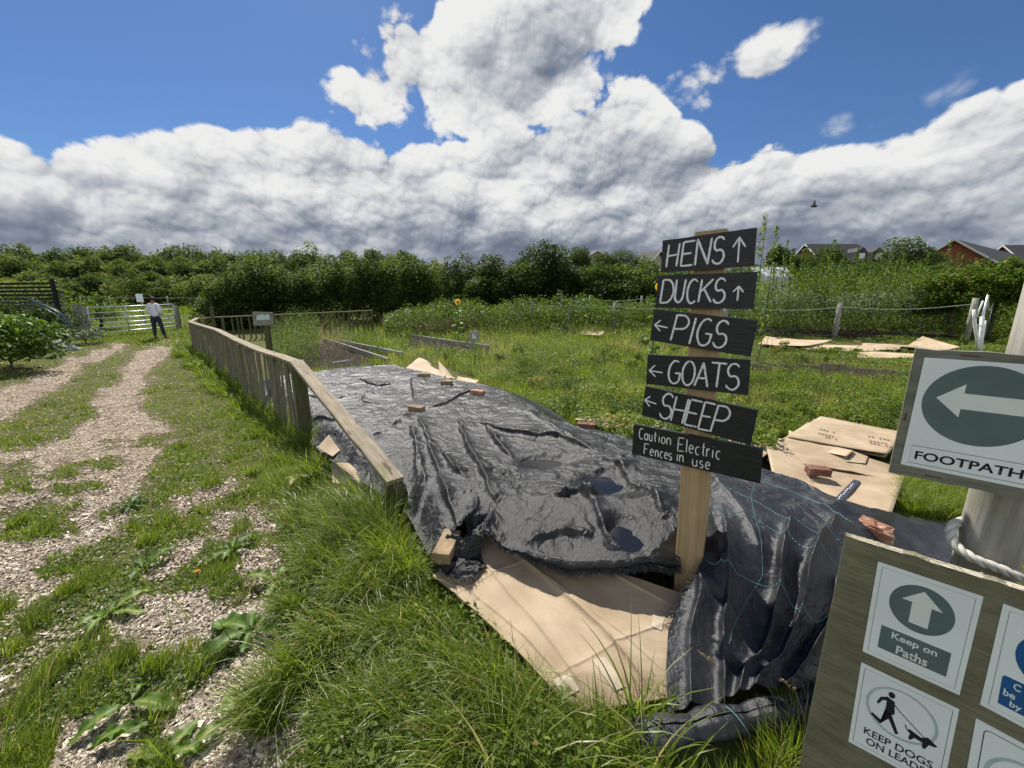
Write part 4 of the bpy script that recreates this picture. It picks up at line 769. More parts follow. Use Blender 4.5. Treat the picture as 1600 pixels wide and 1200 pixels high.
rp = [onplane(1560, 800, p0 - nB * .13, nB), onplane(1515, 812, p0 - nB * .12, nB), onplane(1489, 822, p0 - nB * .085, nB), onplane(1490, 848, p0 - nB * .05, nB), onplane(1520, 872, p0 - nB * .026, nB), onplane(1560, 888, p0 - nB * .028, nB), onplane(1605, 905, p0 - nB * .03, nB), onplane(1660, 925, p0 - nB * .05, nB)]
rope(rp, .0125, 'rope', 'thick twisted white rope looped round the post behind the plywood board')
# ================================================================ more cardboard, bricks
card('printed brown cardboard sheet with a dark band, pinned by the black fabric edge', [(1205, 745, .06), (1392, 808, .05), (1412, 752, .05), (1195, 702, .06)], 'card', curl=.02)
SP = [S_ for S_ in ()]
S1 = coons([(1195, 702, .068), (1412, 752, .058)], [(1205, 745, .068), (1392, 808, .058)], [(1205, 745, .068), (1195, 702, .068)], [(1392, 808, .058), (1412, 752, .058)], 2, 2)
Fq = Face(P(1195, 702, .075), P(1412, 752, .062), P(1392, 808, .062), P(1205, 745, .075))
pr = [o for o in COL.objects if o.name.startswith('cardboard_sheet')][-1]
def flatmark(name, par, m_, fn):
    mb = MB(); fn(mb); return obj(name, mb, m_, par)
class PxF:
    """flat print placed on a level sheet"""
    def __init__(s, z): s.z = z
    def quad(s, mb, pts): mb.prism([P(a, b, s.z) for a, b in pts], (0, 0, .0005))
pf = PxF(.078)
flatmark('printed_band', pr, M['inkb'], lambda mb: pf.quad(mb, [(1300, 783), (1334, 749), (1345, 752), (1312, 787)]))
mb = MB(); Fp_ = Face(P(1248, 762, .079), P(1278, 738, .079), P(1282, 746, .079), P(1254, 770, .079))
Fp_.n = Vector((0, 0, 1))
for c, a, b in (('P', 0, .16), ('R', .2, .38), ('I', .42, .5), ('M', .54, .76), ('E', .8, 1)): Fp_.text(mb, c, a, b, .0, 1, .006, .0006, 0)
obj('lettering', mb, M['ink'], pr)
Fb_ = Face(P(1303, 781, .0795), P(1334, 751, .0795), P(1340, 753, .0795), P(1309, 784, .0795)); Fb_.n = Vector((0, 0, 1)); mb = MB(); Fb_.stroke(mb, [(.08 + .05 * i, .5 + .28 * (-1) ** i * (1 if i % 3 else .4)) for i in range(17)], .004, .0004); obj('squiggle', mb, M['chalk'], pr)
card('wide brown cardboard sheet with a curled corner lying under the half brick', [(1198, 715, .08), (1400, 752, .07), (1412, 726, .06), (1215, 684, .13)], 'card', curl=.03)
card('narrow pale folded cardboard flap in front of the flattened boxes', [(1232, 690, .10), (1322, 716, .10), (1334, 706, .11), (1232, 676, .12)], 'cardp', curl=.015)
card('small torn cardboard strip beside the stack of flattened boxes', [(1322, 722, .08), (1352, 724, .08), (1356, 714, .08), (1334, 706, .10)], 'card', curl=.01)
LB = ['bottom flattened brown box of the stack on the grass', 'second flattened box from the bottom of the stack on the grass', 'middle flattened box in the stack on the grass', 'fourth flattened box up in the stack on the grass', 'top flattened printed box of the stack on the grass']
for i in range(5):
    d = (-6, 5, -3, 4, 0)[i]; e = (4, -3, 3, -2, 0)[i]; z = .03 + i * .022
    q, Sx = card(LB[i], [(1228 + d, 684 + e, z), (1386 + d, 711 + e, z), (1416 + e, 678, z), (1282 + d, 652, z + .005)], 'card', curl=.004, thick=.007)
mb = MB(); z = .03 + 4 * .022 + .019
for j in range(5):
    for (a, b, n, sx) in ((1276, 668, 6, 5), (1350, 679, 7, 6)):
        for k in range(n):
            if random.random() < .6 and j in (0, 2, 3): x = a + k * sx + j * 1.2; y = b + j * 3.6 + k * 1.1; mb.prism([P(x, y, z), P(x + sx * .6, y + .8, z), P(x + sx * .6 - .6, y + 2.2, z), P(x - .6, y + 1.6, z)], (0, 0, .0004))
obj('faded_print', mb, M['ink'], q)
g_ = 'cardboard pieces at the far end of the black sheet'
card('upright kinked cardboard piece at the far corner of the black sheet', [(632, 576, .12), (652, 583, .14), (674, 568, .16), (654, 556, .26)], 'cardp', curl=.03)
card('pale cardboard piece between the two far bricks', [(652, 582, .12), (692, 592, .12), (700, 584, .14), (672, 570, .16)], 'cardp', curl=.04)
card('curled pale cardboard corner right of the far kinked piece', [(686, 597, .10), (704, 600, .10), (712, 590, .12), (686, 577, .16)], 'cardp', curl=.05)
card('small cardboard scrap beside the lone far brick', [(708, 601, .10), (728, 600, .10), (734, 592, .12), (716, 588, .13)], 'cardp', curl=.03)
card('smallest cardboard scrap right of the lone far brick', [(726, 600, .10), (742, 601, .10), (748, 595, .10), (732, 592, .12)], 'cardp', curl=.03)
card('pale cardboard strip on the grass along the right sheet edge', [(898, 656, .10), (944, 668, .10), (978, 664, .07), (912, 643, .09)], 'cardp', curl=.04)
card('cardboard strip half hidden behind the caution board', [(1010, 670, .10), (1048, 684, .10), (1052, 672, .10), (1022, 656, .13)], 'cardp', curl=.05)
card('pale cardboard sheet showing just below the SHEEP board', [(1106, 690, .10), (1190, 716, .10), (1210, 700, .10), (1112, 674, .10)], 'cardp', curl=.03)
card('cardboard piece in the grass under the sloping rail', [(520, 756, .10), (566, 760, .06), (552, 724, .06), (517, 722, .12)], 'card', curl=.02)
card('brown cardboard corner tucked behind the grass by the sheet edge', [(496, 700, .08), (520, 714, .06), (532, 704, .08), (514, 680, .16)], 'card', curl=.02)
card('thin cardboard strip lying in the long grass below the sloping rail', [(522, 778, .08), (580, 776, .06), (574, 762, .06), (526, 764, .08)], 'card', curl=.02)
for i, (q4, mt_, l_) in enumerate([([(1183, 540), (1262, 544), (1300, 534), (1196, 530)], 'cardp', 'long pale cardboard sheet on the far plot left of the small bricks'), ([(1262, 546), (1330, 549), (1345, 540), (1240, 538)], 'cardp', 'middle pale cardboard sheet on the far plot'),
        ([(1330, 545), (1400, 547), (1436, 536), (1350, 536)], 'cardo', 'orange toned bent cardboard box on the far plot'), ([(1398, 547), (1470, 549), (1500, 542), (1440, 532)], 'cardo', 'kinked orange cardboard flap nearest the tall footpath post'), ([(1340, 556), (1440, 560), (1450, 550), (1340, 549)], 'cardp', 'lowest pale cardboard strip on the far plot'),
        ([(905, 522), (940, 526), (945, 519), (915, 516)], 'cardp', 'white cardboard scrap lying out on the weedy plot')]):
    W = [gnd(*p) for p in q4]; e = .10 if mt_ == 'cardo' else .03
    card(l_, [(p[0], p[1], w_.z + .04 + e * (k == 2)) for k, (p, w_) in enumerate(zip(q4, W))], mt_, curl=.02)
def brick(label, c, yaw, mt='brick', L=.215, W_=.1025, H_=.065, tilt=(0, 0), group=None, broken=False, sc_=1.0):
    n = 7; mb = MB(); vs = []; ids = {}
    def vid(i, j, k):
        if (i, j, k) not in ids:
            ids[(i, j, k)] = len(vs); x, y, z = (i / n - .5) * L, (j / n - .5) * W_, (k / n) * H_; ex = sum(1 for a in (i, j, k) if a in (0, n)); q = .006 if not broken else .022
            r_ = random.uniform(0, q * (.35 if ex < 2 else 1)); s = Vector((x, y, z - H_ / 2)); s -= s.normalized() * r_
            if broken and i > n * .6: s.x -= random.uniform(0, .03) * (k / n); s.z -= random.uniform(0, .018)
            vs.append(s + Vector((0, 0, H_ / 2)))
        return ids[(i, j, k)]
    fs = []
    for a in range(n):
        for b in range(n):
            fs += [(vid(a, b, 0), vid(a, b+1, 0), vid(a+1, b+1, 0), vid(a+1, b, 0)), (vid(a, b, n), vid(a+1, b, n), vid(a+1, b+1, n), vid(a, b+1, n)), (vid(a, 0, b), vid(a+1, 0, b), vid(a+1, 0, b+1), vid(a, 0, b+1)),
                   (vid(a, n, b), vid(a, n, b+1), vid(a+1, n, b+1), vid(a+1, n, b)), (vid(0, a, b), vid(0, a, b+1), vid(0, a+1, b+1), vid(0, a+1, b)), (vid(n, a, b), vid(n, a+1, b), vid(n, a+1, b+1), vid(n, a, b+1))]
    k = random.uniform(0, 40); mb.add(vs, fs, [v + Vector((k, k, k)) for v in vs]); o = obj('brick', mb, M[mt]); o.location = c; o.rotation_euler = (tilt[0], tilt[1], yaw); o.scale = (sc_,) * 3; return tag(o, label, 'brick', group)
def bpos(px, py, dz=-.01): p = onA(px, py); p.z = zA(p.x, p.y) + dz; return p
a, b = P(686, 871, .20), P(710, 828, .20); c = (a + b) / 2; c.z = .150
brick('mortar stained brick weighing down the near corner of the black sheet', c, math.atan2(b.y - a.y, b.x - a.x), 'brickm', tilt=(0, rad(-4)))
c = P(1277, 741, .095); brick('red brick with a chipped top lying on the brown cardboard', c, rad(-14), 'brick', L=.165)
c = P(1353, 830, .27); c.z = .275; brick('large broken brick with a rough red face at the edge of the woven fabric', c, rad(-38), 'brickp', L=.23, tilt=(rad(8), rad(10)), broken=True)
brick('brick on the middle of the black sheet where folds fan out', bpos(651, 641), rad(-25), 'brickm', L=.2)
brick('pale brick right of the centre on the black sheet', bpos(746, 615), rad(-30), 'brickp')
brick('dark brick on the far sheet edge beside the pale cardboard', bpos(662, 588), rad(8), 'brickm')
brick('lone brick at the far edge just right of the dark brick', bpos(698, 599), rad(-10), 'brickm', L=.18)
brick('brown brick on the right sheet edge near the cardboard strip', bpos(916, 668), rad(-12), 'brick', L=.2)
for (x, y), l_ in (((1217, 535), 'small dark brick on the long pale cardboard of the far plot'), ((1338, 541), 'small dark brick beside the orange cardboard of the far plot')):
    c = gnd(x, y); c.z += .08; brick(l_, c, rad(20), 'brickm')
# ================================================================ fence along the bed
ZR = .87
fp = [P(462, 566, ZR), P(400, 545, ZR), P(367, 530, ZR), P(340, 516, ZR), P(312, 508, ZR), P(297, 503, ZR)]
corner2 = P(309, 497, ZR + .02)
fen = thing('picket_fence', 'weathered low picket fence with a flat top rail running along the chip path', 'fence', (fp[0].x, fp[0].y, 0))
rn = P(618, 752, .27)
dr_ = (fp[1] - fp[0]).normalized(); 
for i in range(len(fp) - 1):
    mb = MB(); d = (fp[i+1] - fp[i]).normalized(); mb.plank(fp[i] + d * .004, fp[i+1] - d * .004, .125, .035, n=6, jit=.004); obj('rail', mb, M['rail'], fen)
mb = MB(); d = (rn - fp[0]).normalized(); mb.plank(fp[0] - d * .02 + Vector((.02, -.01, .0)), rn, .135, .038, n=10, jit=.003); tag(obj('rail', mb, M['rail'], fen), 'rail sloping down towards the camera')
mb = MB(); d = (corner2 - fp[-1]).normalized(); mb.plank(fp[-1] + d * .01, corner2, .12, .035, n=2); obj('rail', mb, M['rail'], fen)
def vpost(p, z1, w_=.09, m_='mossy', z0=None, par=None, lean=(0, 0), name='post', yaw=.6):
    g0 = float(gz(p.x, p.y)) - .1 if z0 is None else z0; mb = MB(); mb.plank((p.x, p.y, g0), (p.x + lean[0], p.y + lean[1], z1), w_, w_, up=(math.cos(yaw), math.sin(yaw), 0), n=6, jit=.0015, bev=.008); return obj(name, mb, M[m_], par)
vpost(fp[0] + Vector((.0, .03, 0)), ZR - .02, .12, 'mossy', par=fen, yaw=1.0); vpost(rn + Vector((-.03, .05, 0)), rn.z - .03, .11, 'mossy', par=fen)
segs = [(fp[i], fp[i+1]) for i in range(len(fp) - 1)]; tot = sum((b - a).length for a, b in segs); npk = 80; acc = 0; k = 0
off_ = Vector((-.06, -.03, 0))
for a, b in segs:
    L = (b - a).length
    while k < npk and acc <= L:
        p = a.lerp(b, acc / L) + off_ * .6 + Vector((random.uniform(-.012, .012), random.uniform(-.01, .01), 0)); g0 = float(gz(p.x, p.y)) - .03; big_ = (k % 14 == 5)
        mb = MB(); w_ = random.uniform(.022, .036) if not big_ else .06; mb.plank((p.x + random.uniform(-.015, .015), p.y, g0), (p.x + random.uniform(-.012, .012), p.y + random.uniform(-.01, .01), ZR - .018), w_, .018 if not big_ else .06, up=(math.cos(1.03 + random.uniform(-.25, .25)), math.sin(1.03), 0), n=3, jit=.003, wf=lambda t, s=random.uniform(.8, 1.1): 1 + (s - 1) * t)
        obj('picket', mb, M['picket'], fen); k += 1; acc += tot / npk * random.uniform(.85, 1.15)
    acc -= L
mb = MB()
bk0 = corner2; bb_ = gnd(585, 519); zt = atY(585, 485, bb_.y).z; bk1 = Vector((bb_.x, bb_.y, zt))
fe2 = thing('picket_fence', 'far run of low wooden fence turning right in front of the dark hedge', 'fence', (bk0.x, bk0.y, 0))
br_q = [bk0.lerp(bk1, t) for t in (0, .34, .68, 1)]
for i in range(3):
    mb = MB(); mb.plank(br_q[i], br_q[i+1] - (bk1 - bk0).normalized() * .01, .12, .04, n=4, jit=.006); obj('rail', mb, M['rail'], fe2)
for t in (0.004, .12, .34, .68, .99): vpost(bk0.lerp(bk1, t), bk0.lerp(bk1, t).z - .022, .09, 'mossy', par=fe2)
for i in range(34):
    t = (i + .5) / 34 + random.uniform(-.008, .008)
    if .02 < t < .98 and not (.09 < t < .15 or .32 < t < .36 or .66 < t < .70): vpost(bk0.lerp(bk1, t), bk0.lerp(bk1, t).z - .022, random.uniform(.05, .075), 'mossy', par=fe2, name='picket')
p = ZpxY(338, 14.6); o = vpost(p, p.z + 1.25, .11, 'mossy', name='wooden_post'); me = o.data; tag(o, 'dark wooden post standing just behind the fence corner', 'post')
# small notice on a post behind the fence
Yn = 6.6; a_ = atY(394, 487, Yn); b_ = atY(426, 488, Yn); c_ = atY(427, 508, Yn); d_ = atY(396, 509, Yn); ns = thing('small_sign', 'small weathered wooden notice with a faded label on a post behind the picket fence', 'sign', (a_.x + .15, Yn, 0))
F = Face(a_, b_, c_, d_); o = obj('sign_board', boardmb(F, .025), M['frame'], ns); mb = MB(); F.poly(mb, [(.18, .40), (.82, .42), (.84, .80), (.70, .86), (.62, .74), (.5, .84), (.30, .74), (.2, .70)], .001, .0008); obj('label', mb, M['silverp'] if 'silverp' in M else M['ppale'], o)
pm = (a_ + b_) / 2; q = P(418, 585, 0); mb = MB(); mb.plank((pm.x + .01, Yn + .06, -.1), (pm.x, Yn + .06, d_.z + .02), .085, .06, up=(0, 1, 0), n=4, jit=.002); obj('post', mb, M['mossy'], ns)
pp = gnd(738, 550); h1 = atY(738, 519, pp.y).z; ns2 = thing('small_sign', 'little grey square board with a torn white label out on the grass', 'sign', (pp.x, pp.y, pp.z)); a_ = atY(733, 518, pp.y); b_ = atY(748, 518, pp.y); c_ = atY(748, 533, pp.y); d_ = atY(733, 533, pp.y)
F = Face(a_, b_, c_, d_); o = obj('sign_board', boardmb(F, .02), M['timber'], ns2); mb = MB(); F.poly(mb, [(.35, .3), (.75, .2), (.6, .6), (.4, .85)], .001, .001); obj('label', mb, M['pwht'], o); mb = MB(); mb.plank((pp.x, pp.y + .045, pp.z - .1), (pp.x, pp.y + .045, c_.z + .1), .06, .04, up=(0, 1, 0), n=2); obj('post', mb, M['timber'], ns2)
# edging timbers
for (x0, y0, x1, y1, l_) in ((505, 534, 607, 570, 'long grey edging timber behind the black sheet'), (530, 538, 632, 560, 'upper grey edging timber running towards the grass'), (640, 529, 765, 549, 'thin edging board leading to the small grey sign'), (520, 577, 548, 573, 'short yellowish timber offcut at the far sheet edge')):
    a, b = gnd(x0, y0), gnd(x1, y1); mb = MB(); mb.plank(a + Vector((0, 0, .09)), b + Vector((0, 0, .09)), .055, .15, n=6, jit=.006); tag(obj('edging_timber', mb, M['timber'], org=a), l_, 'timber')
# ================================================================ gate, person, slatted fence
gL, gR = ZpxY(146, 15.6), ZpxY(277, 18.4); gt = thing('field_gate', 'galvanised seven bar field gate at the end of the chip track', 'gate', tuple(gL)); gd = (gR - gL); hg = 1.18
def gp(t, z): q = gL.lerp(gR, t); return Vector((q.x, q.y, q.z + z))
for i, z in enumerate((.16, .34, .52, .72, .94, 1.16)):
    mb = MB(); mb.tube([gp(0.0, z), gp(.5, z - .004), gp(1, z)], .021, 8); obj('bar', mb, M['galv'], gt, smooth=True)
for t in (0, .40, 1):
    mb = MB(); mb.tube([gp(t, .10), gp(t, 1.19)], .024 if t else .032, 8); obj('upright', mb, M['galv'], gt, smooth=True)
mb = MB(); mb.tube([gp(.9, .52), gp(1.02, .7)], .015, 6); obj('latch', mb, M['galv'], gt)
for px, Y, w_, h_, l_ in ((131, 15.4, .20, 1.30, 'thick square wooden gatepost on the hinge side of the gate'), (141, 15.9, .14, 1.18, 'thinner gatepost beside the hinge end of the gate'), (281, 18.6, .13, 1.1, 'gatepost half hidden in grass at the latch end')):
    p = ZpxY(px, Y); tag(vpost(p, p.z + h_, w_, 'round', name='gatepost', yaw=.2), l_, 'gatepost')
p = ZpxY(227, 21); ns = thing('small_sign', 'white notice on a stake beyond the field gate', 'sign', tuple(p)); mb = MB(); mb.plank(p - Vector((0, 0, .1)), p + Vector((0, 0, 1.55)), .05, .04, up=(0, 1, 0)); obj('post', mb, M['timber'], ns); mb = MB(); mb.plank(p + Vector((-.18, -.03, 1.35)), p + Vector((.18, -.03, 1.35)), .02, .42, up=(0, 0, 1)); obj('sign_board', mb, M['poster'], ns)
# the person, seen from behind
PF = ZpxY(249, 15.2); per = thing('person', 'person in a pale grey top and dark jeans standing by the field gate', 'person', tuple(PF)); hs = 1.56 / 1.70
FLESH = flat('skin', (.20, .11, .075), .55); SHIRT = flat('pale_grey_top', (.62, .63, .68), .85, var=.2, sc_=25); JEANS = flat('dark_blue_jeans', (.018, .024, .045), .85, var=.3, sc_=30); HAIR = flat('dark_hair', (.008, .007, .007), .6); SHOE = flat('black_shoes', (.008, .008, .008), .5)
def skin(name, verts, edges, radii, m_, root=0, sub=2, par=per):
    me = bpy.data.meshes.new(name); me.from_pydata([Vector(v) * hs for v in verts], edges, []); o = bpy.data.objects.new(name, me); COL.objects.link(o); s = o.modifiers.new('skin', 'SKIN'); s.use_smooth_shade = True; o.modifiers.new('sub', 'SUBSURF').levels = sub; o.modifiers['sub'].render_levels = sub
    for i, r_ in enumerate(radii): r_ = r_ if hasattr(r_, '__len__') else (r_, r_); me.skin_vertices[0].data[i].radius = (r_[0] * hs, r_[1] * hs); me.skin_vertices[0].data[i].use_root = (i == root)
    bpy.context.view_layer.update(); dg = bpy.context.evaluated_depsgraph_get(); m2 = bpy.data.meshes.new_from_object(o.evaluated_get(dg)); bpy.data.objects.remove(o); m2.materials.clear(); m2.materials.append(m_); m2.polygons.foreach_set('use_smooth', [True] * len(m2.polygons))
    o = bpy.data.objects.new(name, m2); COL.objects.link(o); o.parent = par; return o
bv = [(0, 0, .93), (0, .01, 1.10), (0, .0, 1.30), (0, -.01, 1.42), (0, .0, 1.50), (0, .02, 1.58), (0, .03, 1.66), (-.09, 0, .88), (-.11, .0, .50), (-.12, -.03, .10), (-.12, .12, .03), (.09, 0, .88), (.17, .01, .50), (.25, -.02, .10), (.30, .10, .03),
      (-.17, 0, 1.40), (-.24, -.02, 1.14), (-.17, .15, .99), (-.08, .19, 1.02), (.17, 0, 1.40), (.25, -.02, 1.14), (.19, .15, .98), (.10, .19, 1.01)]
be = [(0, 1), (1, 2), (2, 3), (3, 4), (4, 5), (5, 6), (0, 7), (7, 8), (8, 9), (9, 10), (0, 11), (11, 12), (12, 13), (13, 14), (3, 15), (15, 16), (16, 17), (17, 18), (3, 19), (19, 20), (20, 21), (21, 22)]
br2 = [(.11, .08), (.11, .08), (.12, .08), (.09, .07), (.05, .05), (.075, .085), (.07, .085), .085, .055, .038, (.035, .03), .085, .055, .038, (.035, .03), .055, .042, .032, .022, .055, .042, .032, .022]
# fingers: five on each hand
for hx, sgn_ in ((-.08, 1), (.10, -1)):
    h0 = 18 if sgn_ == 1 else 22
    for f_ in range(5):
        i0 = len(bv); o_ = (f_ - 2) * .014; L_ = (.045, .07, .078, .072, .055)[f_]
        if f_ == 0: bv += [(hx + sgn_ * .012, .195, 1.045), (hx + sgn_ * .035, .20, 1.06)]
        else: bv += [(hx + sgn_ * .035, .205, 1.012 + o_), (hx + sgn_ * (.03 + L_ * .6), .20, 1.008 + o_)]
        be += [(h0, i0), (i0, i0 + 1)]; br2 += [.010, .007]
body = skin('body', bv, be, br2, FLESH)
skin('top', [(0, 0, .86), (0, .01, 1.10), (0, 0, 1.30), (0, -.01, 1.42), (-.17, 0, 1.40), (-.25, -.03, 1.14), (-.19, .12, 1.01), (.17, 0, 1.40), (.26, -.03, 1.14), (.21, .12, 1.0)], [(0, 1), (1, 2), (2, 3), (3, 4), (4, 5), (5, 6), (3, 7), (7, 8), (8, 9)], [(.165, .125), (.155, .115), (.165, .12), (.09, .085), .075, .062, .048, .075, .062, .048], SHIRT)
skin('jeans', [(0, 0, 1.03), (-.09, 0, .86), (-.11, 0, .50), (-.12, -.03, .11), (.09, 0, .86), (.17, .01, .50), (.245, -.02, .11)], [(0, 1), (1, 2), (2, 3), (0, 4), (4, 5), (5, 6)], [(.145, .115), .105, .078, .062, .105, .078, .062], JEANS)
skin('hair', [(0, .0, 1.58), (0, -.005, 1.66), (0, .01, 1.73)], [(0, 1), (1, 2)], [(.09, .09), (.13, .13), (.10, .11)], HAIR)
for sx in (-.12, .25): skin('shoe', [(sx, -.05, .045), (sx + .01, .04, .04), (sx + .02 + (.02 if sx > 0 else 0), .14, .03)], [(0, 1), (1, 2)], [.045, .045, .035], SHOE)
for sx in (-.075, .075): skin('ear', [(sx, .02, 1.62), (sx * 1.12, .018, 1.65)], [(0, 1)], [.014, .016], FLESH, sub=1)
skin('nose', [(0, .115, 1.63), (0, .135, 1.61)], [(0, 1)], [.012, .014], FLESH, sub=1)
per.rotation_euler = (0, 0, rad(6))
# dark slatted fence on the left
a, b = ZpxY(-95, 13.6), ZpxY(108, 13.6); sf = thing('slatted_fence', 'dark stained horizontal slat fence on the left with a return panel', 'fence', tuple(b)); ztop = atY(50, 443, 13.6).z
for i in range(15):
    z = ztop - .03 - i * .125; mb = MB(); mb.plank((a.x, a.y, z), (b.x, b.y, z + .03), .03, .075, n=2, jit=.003); obj('slat', mb, M['darkslat'], sf)
    mb = MB(); mb.plank((b.x + .06, b.y + .0, z + .05), (ZpxY(116, b.y + .9).x, b.y + .9, z + .05), .03, .06, n=1); obj('slat', mb, M['darkslat'], sf)
for t in (.12, .52, 1.0): p = a.lerp(b, t); mb = MB(); mb.plank((p.x, p.y - .06, 0), (p.x, p.y - .06, ztop + (.14 if t == 1 else .08)), .11, .09, up=(0, 1, 0)); obj('post', mb, M['darkslat'], sf)
BL = flat('blue_water_pipe', (.02, .07, .13), .3)
for k, pl in enumerate(([(4, 474), (30, 470), (62, 474), (90, 487), (104, 500), (113, 513)], [(30, 463), (55, 470), (80, 480), (100, 492), (110, 506), (114, 514)], [(8, 478), (45, 475), (72, 482), (96, 498), (111, 514)])):
    pts = [atY(x, y, 12.0 + .1 * k) for x, y in pl]; fine = []
    for i in range(len(pts) - 1): fine += [pts[i].lerp(pts[i+1], t / 5) for t in range(5)]
    fine.append(pts[-1])
    for _ in range(3): fine = [fine[0]] + [(fine[i-1] + fine[i] * 2 + fine[i+1]) / 4 for i in range(1, len(fine) - 1)] + [fine[-1]]
    mb = MB(); mb.tube(fine, .010, 6); tag(obj('water_pipe', mb, BL, org=fine[0], smooth=True), ('lowest flat arching blue pipe by the dark slat fence', 'uppermost blue pipe starting highest on the dark slat fence', 'blue pipe running between two others beside the dark fence')[k], 'pipe')
S = coons([(62, 532, .5), (100, 535, .45)], [(60, 546, .25), (104, 543, .25)], [(60, 546, .25), (62, 532, .5)], [(104, 543, .25), (100, 535, .45)], 24, 16)
cs_ = gnd(82, 548); S2 = np.zeros((16, 24, 3)); uu, vv = np.meshgrid(np.linspace(-1, 1, 24), np.linspace(-1, 1, 16)); S2[..., 0] = cs_.x + uu * .55; S2[..., 1] = cs_.y + vv * .35; S2[..., 2] = cs_.z + .02 + .34 * np.clip(1 - uu ** 2, 0, 1) ** .6 * np.clip(1 - vv ** 2, 0, 1) ** .6 + .05 * fbm(uu * 3, vv * 3, 3)
tag(sheetobj('rubble_sack', S2, flat('pale_green_sacking', (.30, .34, .30), .8, var=.3)), 'pale crumpled sack heaped under the bushes by the dark fence', 'sack')
# ================================================================ houses on the skyline
RB = brickm('house_brick', (.20, .065, .04), (.27, .09, .055), (.33, .13, .08)); RT = flat('dark_roof_tiles', (.035, .033, .036), .8, var=.3, sc_=3); RT2 = flat('grey_roof_tiles', (.12, .115, .105), .8, var=.25, sc_=3); WH = flat('white_frame', (.6, .6, .58), .5); GLS = flat('window_glass', (.05, .06, .07), .1, .8)
def house(label, pL, pR, zr, ze, depth, gab=0, dorm=(), wins=(), roof=RT, hip=(0, 0), zb=2.0, wall=None):
    """ridge from pL to pR (world, ridge height zr), eaves ze, body depth to both sides"""
    wall = wall or RB; h = thing('house', label, 'house', (pL.x, pL.y, zb)); d = (pR - pL); L = d.length; d.normalize(); n = Vector((-d.y, d.x, 0)); D = depth / 2
    def q(s, t, z): v = pL + d * s + n * t; return Vector((v.x, v.y, z))
    mb = MB(); A = [q(.2, -D + .2, zb), q(L - .2, -D + .2, zb), q(L - .2, D - .2, zb), q(.2, D - .2, zb)]; T_ = [Vector((v.x, v.y, ze)) for v in A]; mb.add(A + T_, [(0, 1, 5, 4), (1, 2, 6, 5), (2, 3, 7, 6), (3, 0, 4, 7)])
    if not hip[0]: mb.add([T_[0], T_[3], q(.2, 0, zr - .12)], [(0, 1, 2)])
    if not hip[1]: mb.add([T_[1], T_[2], q(L - .2, 0, zr - .12)], [(0, 2, 1)])
    obj('wall', mb, wall, h); mb = MB(); o_ = .45
    e0, e1, r0, r1 = -o_, L + o_, (hip[0] * D if hip[0] else -o_), (L - hip[1] * D if hip[1] else L + o_)
    for sg in (-1, 1):
        v = [q(e0, sg * (D + .3), ze - .15), q(e1, sg * (D + .3), ze - .15), q(r1, 0, zr), q(r0, 0, zr)]; mb.add(v + [x - Vector((0, 0, .18)) for x in v], [(0, 1, 2, 3), (7, 6, 5, 4), (0, 4, 5, 1), (1, 5, 6, 2), (3, 2, 6, 7), (0, 3, 7, 4)])
    for k_, (e, r_) in enumerate(((e0, r0), (e1, r1))):
        if hip[k_]: mb.add([q(e, -D - .3, ze - .15), q(e, D + .3, ze - .15), q(r_, 0, zr)], [(0, 1, 2)])
    rf = obj('roof', mb, roof, h)
    for k_, e in enumerate((e0 - .03, e1 + .03)):
        if not hip[k_]:
            for sg in (-1, 1): mb = MB(); mb.plank(q(e, sg * (D + .32), ze - .22), q(e, 0, zr - .07), .05, .22, up=(0, 0, 1)); obj('verge', mb, WH, rf)
    for s in dorm:
        t = -D * .75; zt = ze + (zr - ze) * .62; mb = MB(); mb.add([q(s-.9, -D*1.0, ze+.3), q(s+.9, -D*1.0, ze+.3), q(s+.9, -D*1.0, zt-.5), q(s, -D*1.0, zt+.2), q(s-.9, -D*1.0, zt-.5), q(s-.9, -D*.2, zt-.5), q(s+.9, -D*.2, zt-.5), q(s, -D*.2, zt+.2)], [(0, 1, 2, 3, 4), (4, 3, 7, 5), (3, 2, 6, 7), (0, 4, 5), (1, 6, 2)]); o = obj('dormer', mb, roof, h)
        mb = MB(); mb.plank(q(s-.5, -D - .03, ze+.85), q(s+.5, -D-.03, ze+.85), .06, .95, up=(0, 0, 1), bev=.01); obj('window', mb, WH, o)
    for s, z in wins:
        mb = MB(); mb.plank(q(s-.6, -D + .18, z), q(s+.6, -D + .18, z), .08, 1.2, up=(0, 0, 1), bev=.01); wo = obj('window', mb, WH, h)
        for x in (-.3, .3): mb = MB(); mb.plank(q(s+x-.24, -D + .13, z), q(s+x+.24, -D+.13, z), .04, 1.0, up=(0, 0, 1), bev=.01); obj('pane', mb, GLS, wo)
    return h
def rp_(px, py, Y): return atY(px, py, Y)
a, b = rp_(1262, 381, 70), rp_(1360, 381, 70); house('brick house with two dormers and a dark roof left of the round tree', a, b, a.z, a.z - 3.3, 8.5, dorm=(5.9, 8.6), wins=((4.6, a.z - 4.6), (7.6, a.z - 4.6)), hip=(0, .55))
a, b = rp_(1494, 374, 56), rp_(1592, 377, 74); house('brick house with a wide red gable end beside the footpath post', a, b, a.z, a.z - 3.2, 8.0, hip=(0, .3), wins=((12, a.z - 4.6), (16, a.z - 4.6)))
a, b = rp_(1572, 383, 78), rp_(1760, 388, 74); house('dark roofed house running off the right edge', a, b, a.z, a.z - 3, 8.0, wins=((2, a.z - 4.4),))
a, b = rp_(1346, 397, 80), rp_(1376, 397, 80); house('low dark roof just right of the dormered house', a, b, a.z, a.z - 1.8, 6.0)
a, b = rp_(1452, 401, 72), rp_(1472, 401, 72); house('small grey roof left of the red gable', a, b, a.z, a.z - 2, 6.0, roof=RT2)
